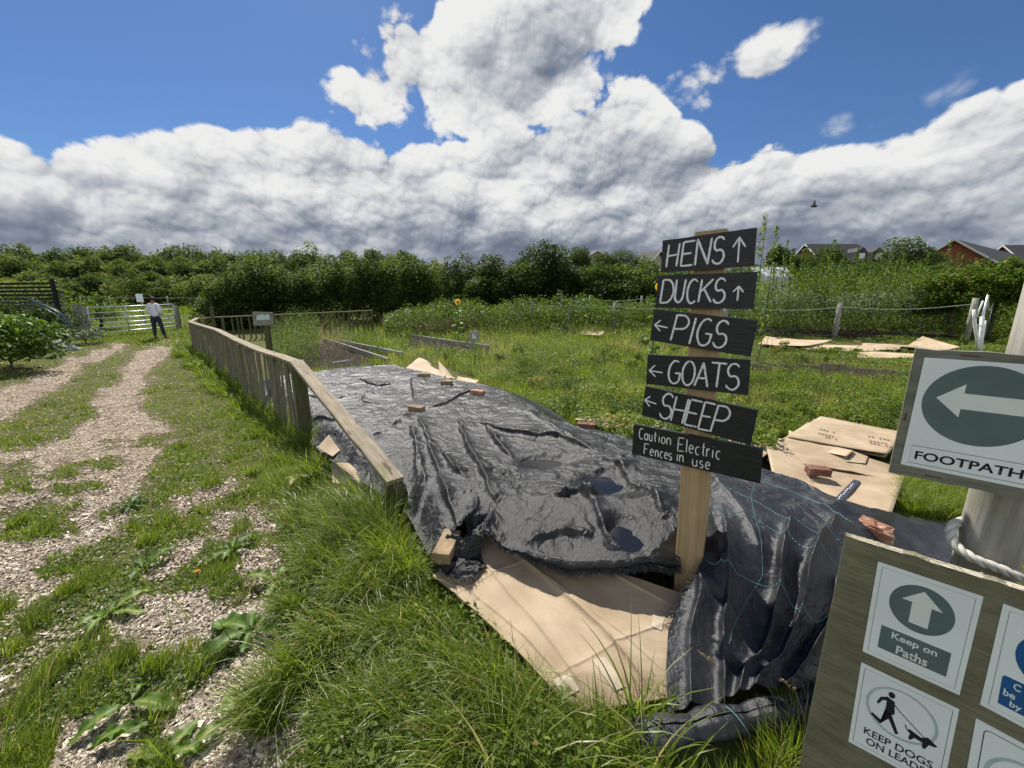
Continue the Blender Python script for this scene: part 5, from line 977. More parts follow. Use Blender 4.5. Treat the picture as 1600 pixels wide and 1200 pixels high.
a, b = rp_(1216, 394, 85), rp_(1240, 394, 85); house('low roof peeping out left of the dormered house', a, b, a.z, a.z - 2, 6.0)
RW = flat('pale_render', (.3, .29, .24), .8)
a, b = rp_(682, 407, 95), rp_(692, 407, 95); house('far pale hipped roof above the left part of the hedge', a, b, a.z, a.z - 1.8, 5.5, roof=RT2, hip=(1, 1), wall=RW)
a, b = rp_(742, 405, 95), rp_(782, 404, 95); house('long far grey roof above the middle of the hedge', a, b, a.z, a.z - 2.4, 6.0, roof=RT2, hip=(1, 0), wall=RW)
a, b = rp_(922, 394, 100), rp_(932, 394, 96); house('far roof between the dark round trees', a, b, a.z, a.z - 2.4, 7.0, roof=RT, wall=RW)
a, b = rp_(1004, 394, 95), rp_(1030, 393, 92); house('far dark roof just left of the HENS board', a, b, a.z, a.z - 2.4, 7.0, roof=RT, wall=RW)
# polytunnel frame / cold frame
gh = ZpxY(1180, 24); gh2 = ZpxY(1234, 24); zt = atY(1200, 432, 24).z; g0 = thing('greenhouse', 'small pale greenhouse half hidden in tall weeds behind the sign', 'greenhouse', tuple(gh)); PLs = flat('pale_greenhouse_panel', (.42, .45, .46), .25, .6)
for k in range(4):
    a = gh.lerp(gh2, k / 4); b = gh.lerp(gh2, (k + 1) / 4); mb = MB(); mb.add([a + Vector((.03, 0, 0)), b - Vector((.03, 0, 0)), Vector((b.x - .03, b.y, zt)), Vector((a.x + .03, a.y, zt)), Vector((b.x - .03, b.y + .9, zt + .6)), Vector((a.x + .03, a.y + .9, zt + .6))], [(0, 1, 2, 3), (3, 2, 4, 5)]); obj('pane', mb, PLs, g0)
    mb = MB(); mb.plank(a, (a.x, a.y, zt), .05, .05); mb.plank((a.x, a.y, zt), (a.x, a.y + .9, zt + .6), .05, .05); obj('frame', mb, M['galv'], g0)
# rope fences out on the field
def ropefence(label, pts, hgt, sag, side=None, rr=.018, pw=.09, mt='round'):
    f = thing('rope_fence', label, 'fence', tuple(pts[0])); tops = []
    for i, p in enumerate(pts): h = hgt[i] if hasattr(hgt, '__len__') else hgt; mb = MB(); mb.tube([p - Vector((0, 0, .1)), p + Vector((.01, 0, h))], pw / 2, 8); obj('post', mb, M[mt], f, smooth=True); tops.append(p + Vector((0, -pw / 2 - rr, h * .88)))
    for a, b in zip(tops[:-1], tops[1:]): mb = MB(); mb.tube([a.lerp(b, t / 10) - Vector((0, 0, sag * math.sin(math.pi * t / 10))) for t in range(11)], rr, 6); obj('rope', mb, M['rope'], f)
    return f
ropefence('low rope fence in front of the middle bushes', [ZpxY(830, 15.5), ZpxY(889, 15), ZpxY(958, 14.5), ZpxY(1040, 14)], 1.05, .08, rr=.014, pw=.1)
ropefence('second rope line behind the first near the bushes', [ZpxY(876, 18), ZpxY(920, 18), ZpxY(1000, 18)], 1.15, .1, rr=.010, pw=.1)
pR = [ZpxY(1130, 13.5), ZpxY(1303, 13), ZpxY(1508, 12.2)]; ropefence('long rope fence across the tall weeds on the right', pR, [1.15, 1.15, 1.35], .12, rr=.010, pw=.15)
pN = [ZpxY(x, Y) for x, Y in ((1524, 11.6), (1537, 13), (1547, 14.5), (1556, 16.5), (1566, 19))]; nf = ropefence('row of pale netting posts running back beside the grass path', pN, [1.45, 1.5, 1.5, 1.55, 1.6], .35, rr=.016, pw=.06, mt='galv')
b0 = gnd(1528, 552); wp2 = thing('pipe_cluster', 'cluster of white plastic pipes standing up behind the footpath sign', 'pipes', tuple(b0)); Yp = b0.y
for pl, r_ in (([(1530, 552), (1527, 530), (1523, 505), (1522, 484)], .035), ([(1531, 552), (1533, 530), (1535, 495)], .045), ([(1531, 550), (1536, 525), (1540, 501)], .022), ([(1532, 509), (1525, 508), (1521, 500), (1520, 488)], .016), ([(1526, 495), (1531, 482), (1536, 470)], .018)):
    mb = MB(); mb.tube([atY(x, y, Yp + .02 * k) for k, (x, y) in enumerate(pl)], r_, 8); obj('pipe', mb, M['white'], wp2, smooth=True)
# small bird in flight
bp = atY(1272, 322, 40); bm = MB(); bm.ball((bp.x, bp.y, bp.z), (.34, .12, .12)); bm.add([bp + Vector((-.15, 0, .05)), bp + Vector((.15, 0, .05)), bp + Vector((.12, .1, .55)), bp + Vector((0, .1, .5)), bp + Vector((.3, 0, 0)), bp + Vector((.6, .1, .04)), bp + Vector((.58, -.1, .04))], [(0, 1, 2, 3), (4, 5, 6)])
tag(obj('bird', bm, flat('dark_plumage', (.03, .03, .035)), org=bp), 'tiny dark bird flying below the cloud on the right', 'bird')
# ================================================================ vegetation
def bound(S): return [tuple(p[:2]) for p in np.concatenate([S[0, ::8], S[::8, -1], S[-1, ::-8], S[::-8, 0]])]
EX = [bound(SA), bound(SB), bound(SCARD)] + [[tuple(P(a, b, .05)[:2]) for a, b in q] for q in ([(1205, 745), (1392, 808), (1416, 678), (1282, 652), (1215, 684)], [(632, 576), (700, 600), (745, 600), (745, 588), (672, 566), (654, 560)])]
EX += [[tuple(gnd(a, b)[:2]) for a, b in q] for q in ([(1183, 545), (1460, 552), (1500, 540), (1300, 533), (1196, 529)],)]
def keep(p, gap=0.0):
    k = np.ones(len(p), bool)
    for e in EX: k &= ~pip(p[:, 0], p[:, 1], e)
    return k
def scat(n, poly, ex=True, warp=0.0):
    xs = [a for a, b in poly]; ys = [b for a, b in poly]; px = rng.uniform(min(xs), max(xs), n); py = rng.uniform(min(ys), max(ys), n)
    w1 = px + warp * fbm(px / 40, py / 30, 2); w2 = py + warp * .5 * fbm(px / 40 + 5, py / 30, 2); k = pip(w1, w2, poly); px, py = px[k], py[k]; p = gndv(px, py)
    if ex: k = keep(p); return p[k], px[k], py[k]
    return p, px, py
def dist(p): return np.sqrt(p[:, 0] ** 2 + p[:, 1] ** 2 + 2)
def wmin(p, w): return np.maximum(w, dist(p) * .0011)
G = []
# short turf beside and between the tracks
p, px, py = scat(230000, [(-60, 520), (330, 505), (420, 600), (470, 690), (560, 760), (640, 800), (670, 880), (760, 970), (900, 1130), (1000, 1300), (-200, 1320), (-200, 560)])
cmk = chipmask(px, py); d = dist(p); dens = fbm(p[:, 0] * 1.7, p[:, 1] * 1.7, 4)
k = (~cmk & (rng.uniform(0, 1, len(p)) < .35 + .65 * sst(dens, -.5, .2))) | (cmk & (rng.uniform(0, 1, len(p)) < .07))
p, px, py, d, dens, cmk = p[k], px[k], py[k], d[k], dens[k], cmk[k]; n = len(p)
fence_d = np.clip((px - (230 + (py - 540) * .62)) / 110, 0, 1); tall = fence_d * sst(py, 540, 640)
h = (.022 + .030 * sst(dens, -.3, .6) + .10 * tall * (.4 + .6 * rng.uniform(0, 1, n))) * rng.uniform(.5, 1.4, n); h = np.where(cmk, h * .6, h)
G.append(blades(p, h, rng.uniform(0, 6.28, n), rng.uniform(.2, 1.3, n), wmin(p, rng.uniform(.0014, .0032, n)), np.clip(.50 + .24 * fbm(p[:, 0] * 2.2 + 4, p[:, 1] * 2.2, 3) + rng.normal(0, .15, n) + (rng.uniform(0, 1, n) < .05) * .5, 0, 1), 3))
# mid-length tussocks dotted about
def tussocks(spots, per, hh, az0=None, spread=.10, bend=1.3, wd=.003, t0=.42, dz=0):
    out = []
    for s_ in spots:
        c, r_, hm = s_; n = int(per * (.6 + .8 * random.random())); a = rng.uniform(0, 6.28, n); q = rng.uniform(0, 1, n) ** .6 * r_
        pos = np.stack([c[0] + q * np.cos(a), c[1] + q * np.sin(a), np.full(n, c[2] + dz)], 1); L = rng.uniform(.45, 1.15, n) * hh * hm; aa = a + rng.normal(0, .5, n)
        if az0 is not None: aa = az0 + random.gauss(0, .45) + rng.normal(0, .8, n)
        out.append(blades(pos, L, aa, rng.uniform(.3, 1.0, n) * bend, wmin(pos, rng.uniform(.6, 1.3, n) * wd), np.clip(t0 + rng.normal(0, .16, n) + (rng.uniform(0, 1, n) < .06) * .5, 0, 1), 5, lean0=rng.uniform(0, .5, n)))
    return out
sp_ = []
pp_, px, py = scat(900, [(0, 620), (300, 560), (400, 650), (560, 780), (660, 900), (800, 1050), (950, 1250), (-100, 1250), (-100, 800)])
for q, a, b in zip(pp_, px, py):
    if not chipmask(np.array([a]), np.array([b]))[0] and random.random() < .5: sp_.append((q, random.uniform(.04, .09), random.uniform(.5, 1.2) * (.4 + .6 * min(1, max(0, (a - 150) / 300)))))
G += tussocks(sp_, 55, .12, wd=.0026)
sp_ = [(gnd(a, b), random.uniform(.05, .09), random.uniform(.6, 1.1)) for a, b in ((60, 1080), (100, 1040), (30, 1120), (150, 1010), (190, 1040), (240, 1050), (280, 1035), (315, 1050), (20, 1020), (60, 1160), (120, 1100), (160, 1060), (10, 1190), (250, 1120), (0, 960), (60, 980), (230, 850), (150, 905), (110, 930), (300, 830), (330, 760), (280, 700), (260, 820), (340, 900), (30, 820), (70, 830), (380, 830), (395, 740))]
G += tussocks(sp_, 190, .13, az0=rad(60), bend=1.0, wd=.0034, t0=.58)
# long arching grass between the track and the sheet
sp_ = []
for a, b, r_, hm in ((470, 700, .12, .8), (500, 745, .12, .9), (560, 800, .14, 1.15), (600, 830, .13, 1.15), (545, 850, .14, 1.2), (610, 880, .12, 1.1), (640, 910, .08, .9), (480, 820, .10, .9), (510, 900, .10, .9), (570, 930, .10, .9), (470, 1070, .07, 1.0), (430, 1130, .06, .8), (520, 1010, .10, .8), (600, 1010, .1, .85),
                     (660, 1000, .1, .8), (700, 1060, .09, .85), (760, 1080, .08, .9), (810, 1150, .08, .9), (640, 1120, .09, .8), (560, 1140, .09, .7), (460, 960, .06, .6), (720, 1180, .09, .9)): sp_.append((gnd(a, b), r_, hm))
G += tussocks(sp_, 300, .34, az0=rad(215), bend=1.8, wd=.0058, t0=.55)
G += tussocks(sp_, 150, .22, bend=1.5, wd=.0048, t0=.6)
p, px, py = scat(15000, [(400, 690), (470, 690), (640, 800), (668, 880), (780, 1000), (900, 1140), (980, 1260), (520, 1260), (490, 1050), (440, 900), (430, 800)], True, 25); n = len(p)
G.append(blades(p, rng.uniform(.08, .24, n), rad(220) + rng.normal(0, 1.1, n), rng.uniform(.5, 2.0, n), wmin(p, rng.uniform(.0022, .0055, n)), np.clip(.58 + .2 * fbm(p[:, 0] * 4, p[:, 1] * 4, 2) + rng.normal(0, .2, n), 0, 1), 4))
# foot of the picket fence
sp_ = []
for i in range(70):
    t = random.random(); a = 300 + 165 * t ** 1.2; b = 545 + 140 * t ** 1.2; q = gnd(a + random.uniform(-30, 12), b + random.uniform(-2, 10)); sp_.append((q, .2, random.uniform(.6, 1.2)))
G += tussocks(sp_, 130, .24, bend=1.4, wd=.0045)
# foreground by the rolled fabric and the plywood board
sp_ = [(gnd(a, b), .07, hm) for a, b, hm in ((900, 1170, .8), (940, 1160, .8), (980, 1180, .8), (1018, 1105, .45), (1000, 1240, .8), (860, 1200, .7), (1200, 1215, .6), (1225, 1195, .75), (1245, 1175, .8), (1265, 1160, .85), (1150, 1250, .5), (1090, 1260, .5), (1255, 1210, .8), (1300, 1200, .8))]
G += tussocks(sp_, 150, .20, bend=.8, wd=.0050, t0=.62)
sp_ = [(gnd(a, b), .05, hm) for a, b, hm in ((940, 1215, 1.), (850, 1210, .9), (990, 1150, 1.), (780, 1230, .9), (1030, 1230, .9))]
G += tussocks(sp_, 14, .42, az0=rad(165), bend=2.0, wd=.010, t0=.52); G += tussocks(sp_, 10, .40, az0=rad(20), bend=1.9, wd=.009, t0=.52)
# grass right of the cardboard stack and behind the plywood board
p, px, py = scat(26000, [(1395, 690), (1470, 700), (1640, 760), (1640, 830), (1480, 815), (1400, 800)]); n = len(p)
G.append(blades(p, rng.uniform(.06, .24, n), rng.uniform(0, 6.28, n), rng.uniform(.5, 1.8, n), rng.uniform(.0025, .005, n), np.clip(.62 + rng.normal(0, .16, n), 0, 1), 4))
V_, F_, T_ = cat(*[g for g in G if g[1].shape[1] == 4]); o = npmesh('grass', V_, F_, M['grass'], T_); tag(o, 'green grass and long arching tussocks around the track and black sheet', kind='stuff')
# weedy plots: grass and broad little leaves
FIELD = [(470, 520), (600, 500), (1040, 492), (1480, 510), (1640, 520), (1640, 700), (1430, 690), (1280, 650), (1200, 700), (1000, 700), (900, 660), (840, 625), (740, 600), (650, 560), (560, 560)]
p, px, py = scat(190000, [(440, 480), (1700, 470), (1700, 720), (1280, 720), (1000, 720), (900, 680), (640, 580), (440, 600)]); n = len(p)
dry = sst(fbm(p[:, 0] * .5, p[:, 1] * .5, 3), .15, .6); ln = 1 - .75 * sst(fbm(p[:, 0] * .8 + 11, p[:, 1] * .9, 3), .1, .5) * 1.0
soilm_ = np.zeros(n, bool)
for pl, _l in SOIL: soilm_ |= pip(px, py + 2, pl)
k = rng.uniform(0, 1, n) < np.where(soilm_, .06, ln); p, px, py, dry = p[k], px[k], py[k], dry[k]; n = len(p)
lowz = (px > 1140) & (py > 505) & (py < 585); hf = np.where(lowz, .25, 1) * np.clip(.06 + .10 * fbm(p[:, 0] * .9, p[:, 1] * .9, 3) + .012 * p[:, 1], .04, .40); tf = .64 + .34 * fbm(p[:, 0] * .6 + 3, p[:, 1] * .6, 4)
G1 = blades(p, hf * rng.uniform(.5, 1.3, n), rng.uniform(0, 6.28, n), rng.uniform(.1, 1.1, n), wmin(p, rng.uniform(.003, .005, n)), np.clip(tf + dry * .14 + rng.normal(0, .14, n), 0, 1), 2)
o = npmesh('meadow_grass', G1[0], G1[1], M['grass'], G1[2]); tag(o, 'rough bright grass covering the open plots', kind='stuff')
p, px, py = scat(200000, [(500, 500), (1700, 490), (1700, 740), (1240, 720), (1000, 710), (900, 670), (740, 606), (560, 570)], True, 20); n = len(p)
cl = fbm(p[:, 0] * 1.0, p[:, 1] * 1.0, 4); soilm_ = np.zeros(n, bool)
for pl, _l in SOIL: soilm_ |= pip(px, py + 2, pl)
k = (rng.uniform(0, 1, n) < .35 + .65 * sst(cl, -.2, .3)) & ~(soilm_ & (rng.uniform(0, 1, n) < .93)); p, cl, px, py = p[k], cl[k], px[k], py[k]; n = len(p)
lowz = (px > 1140) & (py > 505) & (py < 575); hw = np.where(lowz, .3, 1) * np.clip(.10 + .26 * cl + .01 * p[:, 1], .03, .45) * (1 - .5 * sst(-px, -640, -600)); c = p + np.array([0, 0, 1]) * (hw * rng.uniform(.15, 1, n) ** .7)[:, None]
W1 = leaves(c, np.maximum(rng.uniform(.018, .055, n), dist(p) * .004), np.clip(.54 + .34 * fbm(p[:, 0] * 1.3 + 9, p[:, 1] * 1.3, 3) + rng.normal(0, .17, n) + (rng.uniform(0, 1, n) < .02) * .4, 0, 1), .7, .55)
_cl = []
for q_, a_, b_ in zip(*scat(260, [(560, 520), (700, 505), (1700, 500), (1700, 700), (1240, 700), (1000, 680), (880, 640), (700, 575)])):
    if any(pip(np.array([a_]), np.array([b_]), s_[0])[0] for s_ in SOIL): continue
    _r = random.uniform(.10, .30); _h = random.uniform(.12, .42); _cl.append(crown((q_[0], q_[1], q_[2] + _h * .5), (_r, _r, _h * .6), int(120 + 900 * _r), max(.03, .0045 * q_[1]), 9, (random.uniform(.3, .85), .2), up=.2))
W1 = cat(W1, *_cl)
o = npmesh('low_weeds', W1[0], W1[1], M['weed'], W1[2]); tag(o, 'low leafy weeds spreading over the plots', kind='stuff')
p, px, py = scat(9000, [(430, 820), (640, 830), (700, 950), (900, 1140), (960, 1250), (500, 1250), (440, 1000)], True, 20); k = fbm(p[:, 0] * 3.5, p[:, 1] * 3.5, 3) > -.1; p = p[k]; n = len(p)
W1 = leaves(p + np.array([0, 0, 1]) * rng.uniform(.03, .15, n)[:, None], rng.uniform(.012, .034, n), np.clip(.55 + rng.normal(0, .2, n), 0, 1), .8, .6); o = npmesh('verge_weeds', W1[0], W1[1], M['weed'], W1[2]); tag(o, 'small leafy weeds mixed into the long verge grass', kind='stuff')
p, px, py = scat(5200, [(560, 530), (1030, 500), (1400, 600), (1280, 650), (1000, 690), (860, 630), (640, 560)]); k = fbm(p[:, 0] * .9 + 2, p[:, 1] * .9, 3) > .1; p = p[k]; n = len(p)
G1 = blades(p, rng.uniform(.2, .55, n), rng.uniform(0, 6.28, n), rng.uniform(.1, .5, n), wmin(p, np.full(n, .004)), rng.uniform(.0, 1, n), 3); o = npmesh('wild_stems', G1[0], G1[1], M['dry'], G1[2]); tag(o, 'thin brown stems sticking up from the weedy plots', kind='stuff')
# clover and tiny leaves in the foreground turf
p, px, py = scat(60000, [(60, 620), (400, 640), (640, 860), (900, 1150), (960, 1260), (-100, 1260), (-100, 900)], True, 20); k = ~chipmask(px, py) & (fbm(p[:, 0] * 3, p[:, 1] * 3, 3) > -.05); p = p[k]; n = len(p)
W1 = leaves(p + np.array([0, 0, 1]) * rng.uniform(.004, .035, n)[:, None], rng.uniform(.008, .020, n), np.clip(.5 + rng.normal(0, .2, n), 0, 1), 1.2, .8); o = npmesh('clover', W1[0], W1[1], M['weed'], W1[2]); tag(o, 'small clover leaves low in the foreground turf', kind='stuff')
# wood chips lying loose on the bare ground
p, px, py = scat(150000, [(-150, 530), (290, 530), (330, 640), (480, 900), (500, 1000), (620, 1260), (-200, 1260)]); cmk = chipmask(px, py); k = cmk | (rng.uniform(0, 1, len(p)) < .22); p = p[k]; n = len(p)
L = np.maximum(rng.uniform(.008, .030, n) * (1 + (rng.uniform(0, 1, n) < .04) * 1.2), dist(p) * .0035); a = rng.uniform(0, 6.28, n); u = np.stack([np.cos(a), np.sin(a), rng.normal(0, .22, n)], 1); v = np.stack([-np.sin(a), np.cos(a), rng.normal(0, .35, n)], 1) * rng.uniform(.2, .5, n)[:, None]
c = p + np.array([0, 0, 1]) * rng.uniform(.004, .014, n)[:, None]; q = rng.uniform(.75, 1.2, (n, 4, 1)); V_ = np.stack([c - u*L[:, None]*.5, c + v*L[:, None]*.5 , c + u*L[:, None]*.5, c - v*L[:, None]*.5], 1); V_ = c[:, None] + (V_ - c[:, None]) * q
V_[:, :, 2] = np.maximum(V_[:, :, 2], c[:, None, 2] - .004); o = npmesh('wood_chips', V_.reshape(-1, 3), np.arange(4 * n).reshape(n, 4), M['chip'], np.repeat(rng.uniform(0, 1, n) ** 1.1, 4)); tag(o, 'loose pale wood chips scattered over the track', kind='stuff')
p, px, py = scat(5000, [(-100, 900), (380, 850), (520, 1000), (640, 1260), (-100, 1260)]); n = len(p); a = rng.uniform(0, 6.28, n)
G1 = blades(p + [0, 0, .006], rng.uniform(.03, .10, n), a, rng.uniform(0, .3, n), rng.uniform(.001, .002, n), rng.uniform(.4, 1, n), 2, lean0=rng.uniform(1.3, 1.6, n)); o = npmesh('dry_straw', G1[0], G1[1], M['dry'], G1[2]); tag(o, 'dry straw stems lying on the turf', kind='stuff')
# ---------------------------------------------------------------- docks and other plants one can point to
def dockleaf(base, az_, L, W_, pitch, curl, wav=.010, n=17):
    VV = []; p_ = np.array(base, float); ang = pitch; st = L / (n - 1); d = np.array([math.cos(az_), math.sin(az_), 0]); s = np.array([-math.sin(az_), math.cos(az_), 0]); ph = random.uniform(0, 6)
    for i in range(n):
        t = i / (n - 1); w_ = W_ * (.06 if t < .12 else 1) * math.sin(math.pi * min(1, max(0, (t - .10) / .90)) ** .8) ** .8 if t > .1 else W_ * .05; w_ = max(w_, .002)
        for k, j in enumerate((-1, -.6, -.06, .06, .6, 1)): VV.append(p_ + s * w_ * .5 * j + np.array([0, 0, 1]) * (w_ * .22 * abs(j) + (wav * math.sin(t * 21 + ph + j * 2) + wav * .7 * math.sin(t * 47 + ph * 3) if abs(j) == 1 else 0)))
        p_ = p_ + d * math.cos(ang) * st + np.array([0, 0, 1]) * math.sin(ang) * st; ang -= curl / (n - 1)
    for v in VV: v[2] = max(v[2], base[2] + .004)
    f = [[i*6+j, i*6+j+1, (i+1)*6+j+1, (i+1)*6+j] for i in range(n-1) for j in range(5)]; return np.array(VV), np.array(f)
def dock(px, py, k, L, label, az0=None, z0=.02, tintm=.5):
    b = gnd(px, py); r = thing('dock_plant', label, 'plant', tuple(b))
    for i in range(k):
        a = (az0 + random.uniform(-.8, .8)) if az0 is not None else (i / k * 6.28 + random.uniform(-.3, .3)); l = L * random.uniform(.55, 1.05); V_, F = dockleaf((b.x, b.y, b.z + z0), a, l, l * random.uniform(.26, .38), random.uniform(.25, .8), random.uniform(.8, 1.5))
        t_ = np.clip(tintm - .08 + rng.normal(0, .1) + np.tile([.10, -.10, .38, .38, -.10, .10], len(V_) // 6) + rng.normal(0, .09, len(V_)), 0, 1); npmesh('leaf', V_, F, M['dock'], t_, parent=r, smooth=True)
for a in ((395, 990, 6, .26, 'large dock plant with broad drooping leaves on the chips left of the long grass', None, .02, .45), (432, 912, 4, .20, 'upright dock with a pale backlit leaf at the edge of the long grass', None, .02, .6), (365, 862, 6, .22, 'dock rosette in front of the long grass beside bare chips', None, .02, .5),
          (225, 892, 5, .20, 'dark green dock lying beside the yellow dandelion', None, .02, .35), (172, 965, 6, .20, 'dock with one browned leaf on the left of the turf', None, .02, .7), (205, 795, 6, .17, 'low dark weed rosette standing on the chip track', None, .02, .15),
          (205, 1105, 3, .24, 'dock with a silvery torn leaf low in the foreground', None, .02, .6), (260, 1190, 4, .18, 'bright dock leaves at the bottom edge of the photo', None, .02, .7), (365, 1130, 3, .18, 'long dock leaf leaning beside the arching tussock', None, .02, .55), (140, 1180, 2, .24, 'single long dock leaf pointing right at the bottom left', rad(20), .02, .6),
          (465, 765, 4, .16, 'yellow green dock leaf glowing beside the cardboard scraps', None, .10, .95), (390, 770, 3, .11, 'small yellowish dock leaf in the tall turf', None, .04, .9)): dock(*a)
def dandelion(px, py, label, wilt=False):
    b = gnd(px, py); r = thing('dandelion', label, 'flower', tuple(b)); mb = MB(); mb.tube([b, b + Vector((.004, 0, .02)), b + Vector((.006, 0, .035))], .0018, 5); obj('stem', mb, M['stem'], r); n = 46; a = rng.uniform(0, 6.28, n); e = rng.uniform(.05, .9, n); L = .017; c = np.array([b.x + .006, b.y, b.z + .036])
    u = np.stack([np.cos(a) * np.cos(e), np.sin(a) * np.cos(e), np.sin(e)], 1); s = np.stack([-np.sin(a), np.cos(a), 0 * a], 1) * .002; V_ = np.stack([c - s, c + s, c + u * L + s, c + u * L - s], 1).reshape(-1, 3); npmesh('petal', V_, np.arange(4 * n).reshape(n, 4), M['dry'] if wilt else M['petal'], np.full(4 * n, .5), parent=r)
dandelion(308, 902, 'yellow dandelion flower open on the turf'); dandelion(241, 905, 'faded dandelion head beside the dark dock leaf', True)
def sunflower(px, py, Y, h, label, hr=.10, nl=12):
    b = ZpxY(px, Y); r = thing('sunflower', label, 'sunflower', tuple(b)); mb = MB(); top = b + Vector((.03, -.02, h)); mb.tube([b, b + Vector((.02, 0, h * .5)), top], [.02, .016, .010], 6); obj('stem', mb, M['stem'], r)
    for i in range(nl):
        t = .18 + .72 * i / nl; V_, F = dockleaf((b.x + .03 * t, b.y, b.z + h * t), i * 2.4, .30 * (1.1 - t * .5), .20 * (1.1 - t * .5), .4, 1.6); npmesh('leaf', V_, F, M['dock'], np.full(len(V_), .55), parent=r, smooth=True)
    c = np.array(top) + [0, -.02, 0]; n = 34; a = np.arange(n) * 6.28 / n; u = np.stack([np.cos(a), -.35 + 0 * a, np.sin(a)], 1); s = np.stack([-np.sin(a), 0 * a, np.cos(a)], 1) * hr * .16; V_ = np.stack([c + u * hr * .4 - s * .5, c + u * hr * .4 + s * .5, c + u * hr + s * .4, c + u * hr - s * .4], 1).reshape(-1, 3); npmesh('petal', V_, np.arange(4 * n).reshape(n, 4), M['petal'], np.full(4 * n, .5), parent=r)
    mb = MB(); mb.ball(tuple(c), (hr * .48, hr * .2, hr * .48)); obj('seed_head', mb, flat('seed_head', (.06, .03, .015), .9), r)
sunflower(716, 520, 12.5, 1.30, 'lone sunflower with pale leaves in front of the dark hedge', .09); b0 = sunflower(1016, 500, 8.2, 1.75, 'sunflower peeping out left of the DUCKS board', .09, 14)
# young maize / leek plants on the dark soil
def maize(px, py, label, L=.8, n=8):
    b = gnd(px, py); r = thing('maize_plant', label, 'plant', tuple(b)); a = rng.uniform(0, 6.28, n); G2 = blades(np.tile(np.array(b), (n, 1)), rng.uniform(.7, 1.1, n) * L, a, rng.uniform(1.6, 2.6, n), np.full(n, .07), rng.uniform(.2, .9, n), 7, lean0=rng.uniform(.1, .5, n)); npmesh('leaf', G2[0], G2[1], M['silver'], G2[2], parent=r)
maize(1308, 522, 'pale arching maize plant on the dark soil row', 1.0); maize(1425, 526, 'smaller arching leaf plant at the right of the soil row', .7, 5); maize(1190, 520, 'silvery leaf plant next to the PIGS board', .6, 6)
# ---------------------------------------------------------------- trees and bushes
def limb(mb, a, b, r0, r1, k=4):
    mid = [a.lerp(b, t / k) + Vector((random.uniform(-1, 1), random.uniform(-1, 1), 0)) * (b - a).length * .05 * (0 < t < k) for t in range(k + 1)]; mb.tube(mid, [r0 + (r1 - r0) * t / k for t in range(k + 1)], 6)
def plant(name, label, cat_, base, r, h0, n, size, m_, tint=(.45, .2), clumps=22, group=None, up=.3, clr=.38, trunk=True):
    """base on the ground, crown radii r, crown centre h0 above the ground"""
    t = thing(name, label, cat_, tuple(base), group); V_, F, T_ = crown((base.x, base.y, base.z + h0), r, n, size, clumps, tint, clr=clr, up=up); npmesh('crown', V_, F, M[m_], T_, parent=t)
    mb = MB(); tr = max(.02, r[0] * (.06 if r[0] > 1.15 else .02)); c = Vector((base.x, base.y, base.z + h0))
    if trunk:
        limb(mb, base - Vector((0, 0, .2)), c, tr, tr * .6)
        for i in range(6): a = i * 1.05 + random.random(); limb(mb, base.lerp(c, .55 + .07 * i), c + Vector((math.cos(a) * r[0] * .65, math.sin(a) * r[1] * .65, r[2] * random.uniform(-.1, .6))), tr * .5, tr * .15)
        obj('trunk', mb, M['bark'], t, smooth=True)
    return t
def at_top(px, pyt, Y): b = ZpxY(px, Y); return b, atY(px, pyt, Y).z - b.z
# hedge behind the fence: one long clipped-looking mass
parts = []; hb = None
prof = [(352, 442), (372, 420), (398, 410), (430, 406), (470, 405), (505, 404), (545, 400), (580, 402), (612, 404), (645, 408), (680, 411), (712, 410), (740, 408)]
for i, (px_, pt) in enumerate(prof):
    for dY in (0, 1.6):
        b, h = at_top(px_ + random.uniform(-6, 6), pt + random.uniform(-9, 13), 18.5 + i * .35 + dY); hb = hb or b
        rx = 1.25; parts.append(crown((b.x, b.y, b.z + h * .50), (rx, 1.1, h * .56), 5200 if dY == 0 else 2400, .13, 20, (.50 + random.uniform(-.1, .1), .28), clr=.42, flatb=.9))
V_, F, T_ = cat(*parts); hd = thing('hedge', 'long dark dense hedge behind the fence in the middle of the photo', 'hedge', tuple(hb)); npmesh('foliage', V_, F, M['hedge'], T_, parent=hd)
mb = MB()
for i, (px_, pt) in enumerate(prof):
    for j in range(3): b = ZpxY(px_ + random.uniform(-10, 10), 18.9 + i * .35); limb(mb, b - Vector((0, 0, .1)), b + Vector((random.uniform(-.5, .5), random.uniform(-.3, .3), random.uniform(1.4, 2.2))), .05, .015)
obj('branch', mb, M['bark'], hd)
BU = [(768, 405, 21, 1.7, 'bush with loose top where the hedge meets the taller shrubs'), (800, 396, 20.5, 1.7, 'mid height dark shrub left of the tallest bush'), (838, 378, 20, 2.0, 'tallest dark bush standing above the hedge line'), (872, 400, 20.5, 1.8, 'rounded dark bush right of the tallest bush'), (912, 410, 20.5, 1.9, 'broad dark green shrub behind the rope fence'),
      (950, 408, 20, 1.8, 'dark shrub with lighter leaves behind the second rope post'), (985, 414, 21, 1.8, 'pale green bush left of the sunflower'), (1020, 412, 22, 1.8, 'green bush rising behind the DUCKS board')]
for i, (a, b_, Y, rx, l_) in enumerate(BU): b, h = at_top(a, b_, Y); plant('bush', l_, 'bush', b, (rx, rx * .9, h * .56), h * .48, 8500, .15, 'hedge', (.40 + .12 * (i > 5), .24), 26, clr=.36)
